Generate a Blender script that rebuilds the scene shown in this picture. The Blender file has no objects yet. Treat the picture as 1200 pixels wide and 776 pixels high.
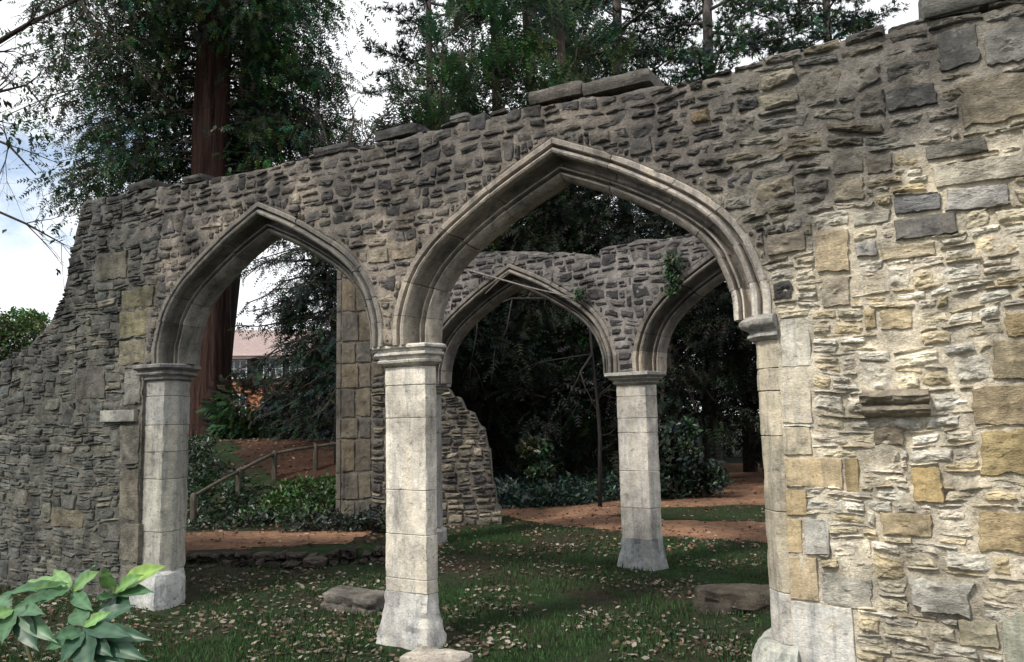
import bpy, math, random
import numpy as np
from mathutils import Vector, Matrix, noise as mnoise

R = math.radians
scene = bpy.context.scene
COL = scene.collection
rng = np.random.default_rng(11)
random.seed(11)

# ------------------------------------------------------------------ camera
FPX, PITCH, ROLL, EYE = 900.0, 0.110, -0.020, 1.6
cam_data = bpy.data.cameras.new('camera')
cam_data.sensor_width = 36.0
cam_data.lens = 36.0 * FPX / 1200.0
cam_data.clip_start, cam_data.clip_end = 0.05, 500.0
cam = bpy.data.objects.new('camera', cam_data)
COL.objects.link(cam)
_f = Vector((0, math.cos(PITCH), math.sin(PITCH)))
_r = Vector((1, 0, 0)); _u = Vector((0, -math.sin(PITCH), math.cos(PITCH)))
_right = _r * math.cos(ROLL) + _u * math.sin(ROLL)
_up = -_r * math.sin(ROLL) + _u * math.cos(ROLL)
_m = Matrix((_right, _up, -_f)).transposed().to_4x4()
_m.translation = Vector((0, 0, EYE))
cam.matrix_world = _m
scene.camera = cam

# ------------------------------------------------------------------ world, sun, exposure
SUN_TO = Vector((-0.62, -0.50, 0.80)).normalized()      # direction towards the (veiled) sun
sun_el = math.asin(SUN_TO.z); sun_az = math.atan2(SUN_TO.x, SUN_TO.y)
world = bpy.data.worlds.new('World'); scene.world = world
world.use_nodes = True
wn, wl = world.node_tree.nodes, world.node_tree.links
wn.clear()
w_out = wn.new('ShaderNodeOutputWorld'); w_bg = wn.new('ShaderNodeBackground')
w_sky = wn.new('ShaderNodeTexSky'); w_sky.sky_type = 'NISHITA'; w_sky.sun_disc = False
w_sky.sun_elevation = sun_el; w_sky.sun_rotation = sun_az; w_sky.air_density = 1.0; w_sky.dust_density = 0.6
w_tc = wn.new('ShaderNodeTexCoord')
w_map = wn.new('ShaderNodeMapping'); w_map.inputs['Scale'].default_value = (1.0, 1.0, 1.8)
w_no = wn.new('ShaderNodeTexNoise'); w_no.inputs['Scale'].default_value = 2.6; w_no.inputs['Detail'].default_value = 7; w_no.inputs['Roughness'].default_value = 0.58
w_rp = wn.new('ShaderNodeValToRGB')
w_rp.color_ramp.elements[0].position = 0.36; w_rp.color_ramp.elements[0].color = (0.18, 0.18, 0.18, 1)
w_rp.color_ramp.elements[1].position = 0.47; w_rp.color_ramp.elements[1].color = (1, 1, 1, 1)
w_mx = wn.new('ShaderNodeMix'); w_mx.data_type = 'RGBA'; w_mx.clamp_factor = True
wl.new(w_tc.outputs['Generated'], w_map.inputs['Vector']); wl.new(w_map.outputs['Vector'], w_no.inputs['Vector'])
wl.new(w_no.outputs['Fac'], w_rp.inputs['Fac']); wl.new(w_rp.outputs['Color'], w_mx.inputs[0])
wl.new(w_sky.outputs['Color'], w_mx.inputs[6]); w_mx.inputs[7].default_value = (7.4, 7.55, 7.75, 1)
wl.new(w_mx.outputs[2], w_bg.inputs['Color']); w_bg.inputs['Strength'].default_value = 0.15
wl.new(w_bg.outputs['Background'], w_out.inputs['Surface'])

sun_d = bpy.data.lights.new('sun', 'SUN'); sun_d.energy = 3.5; sun_d.angle = R(9); sun_d.color = (1.0, 0.95, 0.86)
sun_o = bpy.data.objects.new('sun', sun_d); COL.objects.link(sun_o)
sun_o.rotation_euler = (-SUN_TO).to_track_quat('-Z', 'Y').to_euler()
sun_o.location = (-10, -10, 20)
scene.view_settings.view_transform = 'Standard'; scene.view_settings.look = 'None'
scene.view_settings.exposure = 0.28; scene.view_settings.gamma = 1.0
scene.render.engine = 'CYCLES'

# ------------------------------------------------------------------ helpers
def ray(px, py):
    a = (px - 600) / FPX; b = (388 - py) / FPX
    a, b = a * math.cos(ROLL) - b * math.sin(ROLL), a * math.sin(ROLL) + b * math.cos(ROLL)
    return np.array([a, math.cos(PITCH) - b * math.sin(PITCH), math.sin(PITCH) + b * math.cos(PITCH)])
def at(px, py, d):                       # point seen at a pixel of the photograph, d metres ahead
    v = ray(px, py); P = v * (d / v[1]); P[2] += EYE
    return P
class Plane:                             # an upright wall plane: u along the wall, z up, y into the wall
    def __init__(s, yaw, dist):
        s.yaw, s.dist = yaw, dist
        s.w = np.array([math.cos(yaw), -math.sin(yaw)]); s.n = np.array([math.sin(yaw), math.cos(yaw)])
    def uz(s, px, py, off=0.0):
        v = ray(px, py); t = (s.dist + off) / (v[:2] @ s.n); P = v * t
        return float(P[:2] @ s.w), float(P[2] + EYE)
    def rect(s, x0, y0, x1, y1, off=0.0):
        xc, yc = (x0 + x1) / 2, (y0 + y1) / 2
        ua, ub = s.uz(x0, yc, off)[0], s.uz(x1, yc, off)[0]
        za, zb = s.uz(xc, y1, off)[1], s.uz(xc, y0, off)[1]
        return ua, za, ub, zb
    def world(s, u, y, z):
        P = s.n * (s.dist + y) + s.w * u
        return np.array([P[0], P[1], z])

def fbm(x, y, z, sc=1.0, o=4):
    return mnoise.fractal(Vector((x * sc, y * sc, z * sc)), 1.0, 2.0, o)
def n1(x, y, z=0.0):
    return mnoise.noise(Vector((x, y, z)))
def sstep(a, b, x):
    t = min(1.0, max(0.0, (x - a) / (b - a))); return t * t * (3 - 2 * t)

def mesh_np(name, V, Fc, mat, tint=None, smooth=True, sharp=None):
    """mesh from arrays; Fc is an (n,3) or (n,4) int array or a list of tuples"""
    V = np.asarray(V, dtype=np.float32)
    me = bpy.data.meshes.new(name)
    if isinstance(Fc, np.ndarray):
        k = Fc.shape[1]; nf = len(Fc)
        me.vertices.add(len(V)); me.vertices.foreach_set('co', V.ravel())
        me.loops.add(nf * k); me.loops.foreach_set('vertex_index', Fc.astype(np.int32).ravel())
        me.polygons.add(nf); me.polygons.foreach_set('loop_start', np.arange(0, nf * k, k, dtype=np.int32))
        me.polygons.foreach_set('loop_total', np.full(nf, k, dtype=np.int32))
        me.update(calc_edges=True)
    else:
        me.from_pydata(V.tolist(), [], Fc)
    if smooth:
        me.polygons.foreach_set('use_smooth', np.ones(len(me.polygons), dtype=bool))
    if tint is not None:
        a = me.attributes.new('tint', 'FLOAT_COLOR', 'POINT')
        t = np.asarray(tint, dtype=np.float32)
        if t.ndim == 1: t = np.tile(t[:3], (len(V), 1))
        a.data.foreach_set('color', np.concatenate([t[:, :3], np.ones((len(V), 1), np.float32)], 1).ravel())
    me.materials.append(mat)
    if sharp: me.set_sharp_from_angle(angle=R(sharp))
    return me
def link(name, me, parent=None, **props):
    o = bpy.data.objects.new(name, me); COL.objects.link(o)
    if parent is not None: o.parent = parent
    for k, v in props.items(): o[k] = v
    return o
def thing(name, label, cat, loc=(0, 0, 0), rz=0.0, group=None):
    o = bpy.data.objects.new(name, None); COL.objects.link(o)
    o.empty_display_size = 0.2
    o.location = loc; o.rotation_euler = (0, 0, rz); o['label'] = label; o['category'] = cat
    if group: o['group'] = group
    return o
def tag(o, label, cat, group=None):
    o['label'] = label; o['category'] = cat
    if group: o['group'] = group
    return o
def copy_thing(src, loc, rz, label, scale=1.0):
    c = src.copy(); COL.objects.link(c); c.location = loc; c.rotation_euler = (0, 0, rz); c['label'] = label
    c.scale = (scale,) * 3
    for ch in list(src.children):
        k = ch.copy(); COL.objects.link(k); k.parent = c
        for g in ch.children:
            q = g.copy(); COL.objects.link(q); q.parent = k
    return c

class Acc:                               # collects triangles / quads with a tint per vertex
    def __init__(s): s.V, s.F, s.T, s.n = [], [], [], 0
    def add(s, V, Fc, t):
        V = np.asarray(V, float); s.V.append(V)
        s.F += [tuple(i + s.n for i in f) for f in Fc]
        t = np.asarray(t, float); s.T.append(np.tile(t, (len(V), 1)) if t.ndim == 1 else t); s.n += len(V)
    def mesh(s, name, mat, smooth=True, sharp=None):
        return mesh_np(name, np.concatenate(s.V), s.F, mat, np.concatenate(s.T), smooth, sharp)

def tube(pts, radii, k=7):
    """tapered tube through points"""
    P = np.asarray(pts, float); n = len(P); V = []; Fc = []
    up = np.array([0.31, 0.17, 0.93])
    for i in range(n):
        d = P[min(i + 1, n - 1)] - P[max(i - 1, 0)]; d /= (np.linalg.norm(d) + 1e-9)
        a = np.cross(d, up)
        if np.linalg.norm(a) < 0.1: a = np.cross(d, [1, 0, 0])
        a /= np.linalg.norm(a); b = np.cross(d, a)
        for j in range(k):
            th = 2 * math.pi * j / k
            V.append(P[i] + radii[i] * (math.cos(th) * a + math.sin(th) * b))
    for i in range(n - 1):
        for j in range(k):
            j2 = (j + 1) % k
            Fc.append((i * k + j, i * k + j2, (i + 1) * k + j2, (i + 1) * k + j))
    Fc.append(tuple(range(k))[::-1]); Fc.append(tuple((n - 1) * k + j for j in range(k)))
    return np.array(V), Fc

# ------------------------------------------------------------------ materials
def new_mat(name):
    m = bpy.data.materials.new(name); m.use_nodes = True
    return m, m.node_tree.nodes, m.node_tree.links, m.node_tree.nodes['Principled BSDF']
def nd(ns, t, **kw):
    n = ns.new(t)
    for k, v in kw.items():
        if k in n.inputs: n.inputs[k].default_value = v
        else: setattr(n, k, v)
    return n
def ramp(ns, stops):
    r = ns.new('ShaderNodeValToRGB'); e = r.color_ramp.elements
    while len(e) < len(stops): e.new(0.5)
    for i, (p, c) in enumerate(stops):
        e[i].position = p; e[i].color = c if len(c) == 4 else (*c, 1)
    return r
def mixrgb(ns, ls, mode, fac, a, b):
    n = ns.new('ShaderNodeMix'); n.data_type = 'RGBA'; n.blend_type = mode
    for sock, v in ((n.inputs[0], fac), (n.inputs[6], a), (n.inputs[7], b)):
        if hasattr(v, 'is_linked'): ls.new(v, sock)
        else: sock.default_value = v
    return n.outputs[2]

def stone_mat(name, mott=(0.55, 1.35), bump=0.9, fine=60, lichen=0.5, dark=0.6, bed=2.2, dist=0.012, stain=0.5, streak=0.0):
    m, ns, ls, bs = new_mat(name)
    geo = ns.new('ShaderNodeNewGeometry')
    mp = nd(ns, 'ShaderNodeMapping'); mp.inputs['Scale'].default_value = (1, 1, bed)
    ls.new(geo.outputs['Position'], mp.inputs['Vector'])
    at_ = ns.new('ShaderNodeAttribute'); at_.attribute_name = 'tint'
    na = nd(ns, 'ShaderNodeTexNoise', Scale=9.0, Detail=8.0, Roughness=0.65); ls.new(geo.outputs['Position'], na.inputs['Vector'])
    ra = ramp(ns, [(0.3, (mott[0],) * 3), (0.7, (mott[1],) * 3)]); ls.new(na.outputs['Fac'], ra.inputs['Fac'])
    c = mixrgb(ns, ls, 'MULTIPLY', 1.0, at_.outputs['Color'], ra.outputs['Color'])
    nb = nd(ns, 'ShaderNodeTexNoise', Scale=float(fine), Detail=6.0, Roughness=0.7); ls.new(mp.outputs['Vector'], nb.inputs['Vector'])
    rb = ramp(ns, [(0.32, (0.62,) * 3), (0.62, (1.18,) * 3)]); ls.new(nb.outputs['Fac'], rb.inputs['Fac'])
    c = mixrgb(ns, ls, 'MULTIPLY', 0.8, c, rb.outputs['Color'])
    # pale lichen blooms and black crust spots, with shapes of their own
    nl = nd(ns, 'ShaderNodeTexNoise', Scale=22.0, Detail=5.0, Roughness=0.75); ls.new(geo.outputs['Position'], nl.inputs['Vector'])
    rl = ramp(ns, [(0.60, (0, 0, 0)), (0.70, (lichen,) * 3)]); ls.new(nl.outputs['Fac'], rl.inputs['Fac'])
    c = mixrgb(ns, ls, 'MIX', rl.outputs['Color'], c, (0.34, 0.335, 0.31, 1))
    nk = nd(ns, 'ShaderNodeTexNoise', Scale=15.0, Detail=7.0, Roughness=0.72); ls.new(mp.outputs['Vector'], nk.inputs['Vector'])
    rk = ramp(ns, [(0.33, (dark,) * 3), (0.43, (0, 0, 0))]); ls.new(nk.outputs['Fac'], rk.inputs['Fac'])
    c = mixrgb(ns, ls, 'MIX', rk.outputs['Color'], c, (0.045, 0.043, 0.04, 1))
    ms = nd(ns, 'ShaderNodeMapping'); ms.inputs['Scale'].default_value = (1.5, 1.5, .8); ls.new(geo.outputs['Position'], ms.inputs['Vector'])
    nst = nd(ns, 'ShaderNodeTexNoise', Scale=1.6, Detail=7.0, Roughness=0.65, Distortion=0.5); ls.new(ms.outputs['Vector'], nst.inputs['Vector'])
    rst = ramp(ns, [(0.34, (stain,) * 3), (0.52, (1, 1, 1)), (0.72, (1.18, 1.16, 1.10))]); ls.new(nst.outputs['Fac'], rst.inputs['Fac'])
    c = mixrgb(ns, ls, 'MULTIPLY', 1.0, c, rst.outputs['Color'])
    if streak:
        mk = nd(ns, 'ShaderNodeMapping'); mk.inputs['Scale'].default_value = (13, 13, 1.3); ls.new(geo.outputs['Position'], mk.inputs['Vector'])
        nk2 = nd(ns, 'ShaderNodeTexNoise', Scale=1.0, Detail=6.0, Roughness=0.7, Distortion=0.4); ls.new(mk.outputs['Vector'], nk2.inputs['Vector'])
        rk2 = ramp(ns, [(0.34, (1 - streak, 1 - streak * .95, 1 - streak * .9)), (0.50, (1, 1, 1)), (0.70, (1.08, 1.03, .92))]); ls.new(nk2.outputs['Fac'], rk2.inputs['Fac'])
        c = mixrgb(ns, ls, 'MULTIPLY', 1.0, c, rk2.outputs['Color'])
    ls.new(c, bs.inputs['Base Color'])
    bs.inputs['Roughness'].default_value = 0.95; bs.inputs['Specular IOR Level'].default_value = 0.15
    nc = nd(ns, 'ShaderNodeTexNoise', Scale=26.0, Detail=9.0, Roughness=0.72); ls.new(mp.outputs['Vector'], nc.inputs['Vector'])
    vo = nd(ns, 'ShaderNodeTexVoronoi', Scale=75.0); ls.new(mp.outputs['Vector'], vo.inputs['Vector'])
    rv = ramp(ns, [(0.0, (0, 0, 0)), (0.35, (1, 1, 1))]); ls.new(vo.outputs['Distance'], rv.inputs['Fac'])
    ad = nd(ns, 'ShaderNodeMath', operation='MULTIPLY_ADD'); ls.new(rv.outputs['Color'], ad.inputs[0]); ad.inputs[1].default_value = 0.16
    ls.new(nc.outputs['Fac'], ad.inputs[2])
    bp = nd(ns, 'ShaderNodeBump', Strength=bump, Distance=dist); ls.new(ad.outputs[0], bp.inputs['Height'])
    ls.new(bp.outputs['Normal'], bs.inputs['Normal'])
    return m
M_STONE = stone_mat('rubble_stone', mott=(.5, 1.45), dist=0.022, lichen=.55, dark=.55)
M_MORTAR = stone_mat('lime_mortar', mott=(0.62, 1.28), fine=70, lichen=0.30, dark=0.4, bed=1.2, dist=0.03)
M_ASHLAR = stone_mat('dressed_limestone', mott=(0.66, 1.18), bump=0.8, fine=70, lichen=0.35, dark=0.6, bed=1.6, dist=0.010, stain=0.58, streak=.42)

def leaf_mat(name, rough=0.6, trans=0.25, spec=0.25):
    m, ns, ls, bs = new_mat(name)
    at_ = ns.new('ShaderNodeAttribute'); at_.attribute_name = 'tint'
    geo = ns.new('ShaderNodeNewGeometry')
    na = nd(ns, 'ShaderNodeTexNoise', Scale=1.3, Detail=4.0); ls.new(geo.outputs['Position'], na.inputs['Vector'])
    ra = ramp(ns, [(0.3, (0.65,) * 3), (0.7, (1.35,) * 3)]); ls.new(na.outputs['Fac'], ra.inputs['Fac'])
    c = mixrgb(ns, ls, 'MULTIPLY', 1.0, at_.outputs['Color'], ra.outputs['Color'])
    ls.new(c, bs.inputs['Base Color']); bs.inputs['Roughness'].default_value = rough
    bs.inputs['Specular IOR Level'].default_value = spec
    tr = ns.new('ShaderNodeBsdfTranslucent'); ls.new(c, tr.inputs['Color'])
    mx = ns.new('ShaderNodeMixShader'); mx.inputs[0].default_value = trans
    ls.new(bs.outputs['BSDF'], mx.inputs[1]); ls.new(tr.outputs['BSDF'], mx.inputs[2])
    ls.new(mx.outputs['Shader'], ns['Material Output'].inputs['Surface'])
    return m
M_FOLI = leaf_mat('evergreen_foliage', 0.7, 0.15)
M_GRASS = leaf_mat('grass_blades', 0.7, 0.2)
M_LITTER = leaf_mat('dry_leaves', 0.8, 0.1)
M_IVY = leaf_mat('ivy_leaves', 0.4, 0.15, 0.4)

def bark_mat(name, base, sx=14.0, sz=1.2, bump=1.0, dist=0.05, lo=0.35, hi=1.5):
    m, ns, ls, bs = new_mat(name)
    geo = ns.new('ShaderNodeNewGeometry')
    mp = nd(ns, 'ShaderNodeMapping'); mp.inputs['Scale'].default_value = (sx, sx, sz); ls.new(geo.outputs['Position'], mp.inputs['Vector'])
    na = nd(ns, 'ShaderNodeTexNoise', Scale=1.0, Detail=8.0, Roughness=0.7, Distortion=0.6); ls.new(mp.outputs['Vector'], na.inputs['Vector'])
    ra = ramp(ns, [(0.32, tuple(c * lo for c in base)), (0.66, tuple(c * hi for c in base))]); ls.new(na.outputs['Fac'], ra.inputs['Fac'])
    ls.new(ra.outputs['Color'], bs.inputs['Base Color']); bs.inputs['Roughness'].default_value = 0.9; bs.inputs['Specular IOR Level'].default_value = 0.1
    bp = nd(ns, 'ShaderNodeBump', Strength=bump, Distance=dist); ls.new(na.outputs['Fac'], bp.inputs['Height']); ls.new(bp.outputs['Normal'], bs.inputs['Normal'])
    return m
M_REDBARK = bark_mat('red_fibrous_bark', (0.046, 0.026, 0.021), 11.0, 0.7, 1.0, .14, .2, 1.9)
M_BARK = bark_mat('dark_bark', (0.05, 0.04, 0.034))
M_PINEBARK = bark_mat('grey_pine_bark', (0.11, 0.095, 0.09), 8.0, 2.0)
M_PALEWOOD = bark_mat('dead_pale_wood', (0.17, 0.15, 0.135), 40.0, 8.0, 0.5, 0.004)
M_DEADTWIG = bark_mat('grey_dead_twigs', (0.030, 0.027, 0.025), 40.0, 8.0, 0.5, 0.004)
M_POST = bark_mat('weathered_post_wood', (0.085, 0.075, 0.06), 50.0, 4.0, 0.5, 0.004)

def ground_mat(name, cols, scales=(0.8, 9.0, 70.0), bump=0.8, dist=0.02):
    m, ns, ls, bs = new_mat(name)
    geo = ns.new('ShaderNodeNewGeometry')
    n0 = nd(ns, 'ShaderNodeTexNoise', Scale=scales[0], Detail=5.0, Roughness=0.6); ls.new(geo.outputs['Position'], n0.inputs['Vector'])
    n1_ = nd(ns, 'ShaderNodeTexNoise', Scale=scales[1], Detail=8.0, Roughness=0.7); ls.new(geo.outputs['Position'], n1_.inputs['Vector'])
    n2 = nd(ns, 'ShaderNodeTexNoise', Scale=scales[2], Detail=5.0, Roughness=0.7); ls.new(geo.outputs['Position'], n2.inputs['Vector'])
    r0 = ramp(ns, [(0.38, cols[0]), (0.62, cols[1])]); ls.new(n0.outputs['Fac'], r0.inputs['Fac'])
    r1 = ramp(ns, [(0.3, (0.55,) * 3), (0.7, (1.4,) * 3)]); ls.new(n1_.outputs['Fac'], r1.inputs['Fac'])
    r2 = ramp(ns, [(0.3, (0.6,) * 3), (0.7, (1.4,) * 3)]); ls.new(n2.outputs['Fac'], r2.inputs['Fac'])
    c = mixrgb(ns, ls, 'MULTIPLY', 1.0, r0.outputs['Color'], r1.outputs['Color'])
    c = mixrgb(ns, ls, 'MULTIPLY', 1.0, c, r2.outputs['Color'])
    ls.new(c, bs.inputs['Base Color']); bs.inputs['Roughness'].default_value = 0.95; bs.inputs['Specular IOR Level'].default_value = 0.1
    bp = nd(ns, 'ShaderNodeBump', Strength=bump, Distance=dist); ls.new(n2.outputs['Fac'], bp.inputs['Height']); ls.new(bp.outputs['Normal'], bs.inputs['Normal'])
    return m
M_TURF = ground_mat('turf_soil', [(0.018, 0.036, 0.013), (0.036, 0.028, 0.020)])
M_PATH = ground_mat('red_gravel', [(0.24, 0.136, 0.084), (0.12, 0.07, 0.047)], (0.7, 7.0, 60.0), 0.8, 0.015)
M_EARTH = ground_mat('leafy_earth', [(0.078, 0.040, 0.027), (0.045, 0.028, 0.020)], (0.9, 9.0, 40.0), 1.0, 0.03)

# ------------------------------------------------------------------ masonry
T_WALL = 0.42
OUT = [(1.335, 0), (1.335, .15), (1.30, .30), (1.225, .48), (1.11, .64), (.94, .79), (.70, .945), (.40, 1.115), (0, 1.30)]
INN = [(1.085, 0), (1.08, .13), (1.05, .26), (.99, .40), (.895, .525), (.75, .65), (.555, .775), (.315, .905), (0, 1.045)]
def crv(L, s):                            # Catmull-Rom through the points, s in 0..1
    n = len(L) - 1; x = min(max(s, 0.0), 1.0) * n; i = min(int(x), n - 1); t = x - i
    P = [np.array(L[k], float) for k in (max(i - 1, 0), i, i + 1, min(i + 2, n))]
    if i == 0: P[0] = 2 * P[1] - P[2]
    if i == n - 1: P[3] = 2 * P[2] - P[1]
    a, b, c, d = P
    return 0.5 * (2 * b + (c - a) * t + (2 * a - 5 * b + 4 * c - d) * t * t + (3 * b - a - 3 * c + d) * t ** 3)
OUT_S = np.array([crv(OUT, s) for s in np.linspace(0, 1, 90)])
# moulding: t = share of the way from outer to inner curve, y = depth from the wall face
PROF = [(0.0, 0.05), (0.0, -0.008), (.04, -0.016), (.16, -0.012), (.185, 0.008), (.195, .045), (.235, .048), (.255, .010), (.29, -.012), (.345, -.020), (.40, -.012), (.435, .012), (.44, .035),
        (.41, .060), (.40, .095), (.42, .140), (.49, .168), (.57, .168), (.63, .150), (.645, .112), (.67, .096), (.705, .098), (.725, .118), (.735, .165), (.775, .170), (.79, .128), (.82, .108), (.86, .112), (.90, .128), (.95, .140), (1.0, .182)]
PROF = PROF + [(t, T_WALL - y) for t, y in PROF[::-1][1:]]

def rough(V, amp, sc, seed=0.0, flat=1.0):
    W = np.array(V, float)
    for i, (x, y, z) in enumerate(V):
        W[i, 1] += amp * mnoise.fractal(Vector((x * sc + seed, y * sc + 3.1, z * sc * 1.5)), 1.0, 2.0, 4)
        W[i, 0] += amp * 0.5 * n1(x * sc * 0.8 + 9, z * sc * 0.8 + seed, y * sc)
        W[i, 2] += amp * 0.35 * n1(x * sc * 0.8 + 29, z * sc * 0.8 + seed, y * sc)
    return W

def stone_geo(u0, z0, u1, z1, h, rg, square=0.0, deep=0.04, npt=12, rings=3, amp=0.006, gap=0.006, rot=0.0, sc=18.0, warp=None):
    """a stone set in the wall: outline in (u, z), face proud of the wall plane by h"""
    cu, cz = (u0 + u1) / 2, (z0 + z1) / 2; hw = max((u1 - u0) / 2 - gap, 0.008); hh = max((z1 - z0) / 2 - gap, 0.006)
    jw, jh = (.30, .34) if square <= 0 else (.16 * (1 - square) + .012, .20 * (1 - square) + .012)
    cs = []
    for (a, b) in ((1, -1), (1, 1), (-1, 1), (-1, -1)):
        k = rg.random() if square <= 0 else 1.0
        p_ = (a * hw * (1 - jw * rg.random() ** 1.6), b * hh * (1 - jh * rg.random() ** 1.6))
        if k < .35:                                   # a knocked-off corner
            q_, r_ = rg.uniform(.12, .55) * hw, rg.uniform(.15, .6) * hh
            pa, pb = (p_[0] - a * q_, p_[1]), (p_[0], p_[1] - b * r_)
            cs += [pb, pa] if a * b > 0 else [pa, pb]
        else: cs.append(p_)
    per_ = [math.dist(cs[i], cs[(i + 1) % len(cs)]) for i in range(len(cs))]; tot_ = sum(per_)
    out = []; c_, s_ = math.cos(rot), math.sin(rot); jm = (.055 if square <= 0 else .012 + .04 * (1 - square)) * min(hw, hh) * 2
    left_ = npt - len(cs)
    for i, c0 in enumerate(cs):
        c1 = cs[(i + 1) % len(cs)]; m_ = int(round(left_ * per_[i] / tot_)) if i < len(cs) - 1 else max(0, npt - len(out) - 1)
        m_ = min(m_, npt - len(out) - (len(cs) - i))
        for j in range(max(0, m_) + 1):
            t = j / (max(0, m_) + 1); x, z = c0[0] * (1 - t) + c1[0] * t, c0[1] * (1 - t) + c1[1] * t
            x += rg.uniform(-jm, jm); z += rg.uniform(-jm, jm)
            out.append((x * c_ - z * s_, x * s_ + z * c_))
    npt = len(out)
    ins = min(0.009 if square <= 0 else 0.0035, 0.3 * hh)
    lev = [(1.0, 0.0, deep), (1.0, 0.0, -h * 0.55), (1.0, ins, -h * .94)]
    for r_ in range(rings - 1):
        lev.append((1 - (r_ + 1.0) / rings, ins, -h * (1 + (0.12 if square <= 0 else 0.02) * (r_ + 1) / rings)))
    V = []; sd = rg.uniform(0, 90); tx, tz = (rg.uniform(-.10, .10), rg.uniform(-.12, .12)) if square <= 0 else (rg.uniform(-.015, .015), rg.uniform(-.015, .015))
    for li, (k, i_, y) in enumerate(lev):
        for (x, z) in out:
            ax = max(0.0, hw - i_) / hw; az = max(0.0, hh - i_) / hh
            X, Z = x * k * ax, z * k * az
            Y = y
            if li >= 1:
                Y += (tx * X + tz * Z) * (1 if li > 1 else .5)
                Y += amp * (1.0 if li > 2 else 0.5) * mnoise.fractal(Vector(((cu + X) * sc + sd, (cz + Z) * sc * 2.0, sd)), .8, 2.1, 5)
            V.append((cu + X, Y, cz + Z))
    V.append((cu, -h * 1.12 + amp * n1(sd, cu, cz), cz))
    Fc = []
    for l in range(len(lev) - 1):
        for j in range(npt):
            j2 = (j + 1) % npt
            Fc.append((l * npt + j, l * npt + j2, (l + 1) * npt + j2, (l + 1) * npt + j))
    l = len(lev) - 1
    for j in range(npt): Fc.append((l * npt + j, l * npt + (j + 1) % npt, len(V) - 1))
    V = np.array(V)
    if warp is not None:
        for i in range(len(V)): V[i, 0], V[i, 2] = warp(V[i, 0], V[i, 2])
    return V, Fc

def loft(plan, levels, ns=5, nz=0.045, amp=0.004, sc=14.0, seed=0.0):
    """plan: [(x, y, ex, ey)] ring (clockwise from above); levels: [(z, e)] bottom to top; rough weathered solid"""
    zs = [levels[0]]
    for (za, ea), (zb, eb) in zip(levels[:-1], levels[1:]):
        k = max(1, int(round(abs(zb - za) / nz)))
        for i in range(1, k + 1): zs.append((za + (zb - za) * i / k, ea + (eb - ea) * i / k))
    V = []; n = len(plan)
    for z, e in zs:
        for i in range(n):
            a, b = plan[i], plan[(i + 1) % n]
            for s in range(ns):
                t = s / ns
                if s == 0: t = 0.03
                V.append(((a[0] + a[2] * e) * (1 - t) + (b[0] + b[2] * e) * t, (a[1] + a[3] * e) * (1 - t) + (b[1] + b[3] * e) * t, z))
    V = rough(V, amp, sc, seed)
    cx = sum(p[0] for p in plan) / n; cy = sum(p[1] for p in plan) / n; kk = n * ns
    for q in range(len(V)):
        if (q % kk) % ns == 0:
            ch = 4.0 * amp * max(0.0, n1(V[q, 2] * 7, seed + (q % kk) * 1.7, V[q, 0]) - .10)
            d_ = np.array([cx - V[q, 0], cy - V[q, 1]]); V[q, :2] += d_ / (np.linalg.norm(d_) + 1e-6) * min(ch, .03)
    k = n * ns; m = len(zs); Fc = []
    for i in range(m - 1):
        for j in range(k):
            j2 = (j + 1) % k
            Fc.append((i * k + j, i * k + j2, (i + 1) * k + j2, (i + 1) * k + j))
    Fc.append(tuple(range(k))[::-1]); Fc.append(tuple((m - 1) * k + j for j in range(k)))
    return V, Fc

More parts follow.
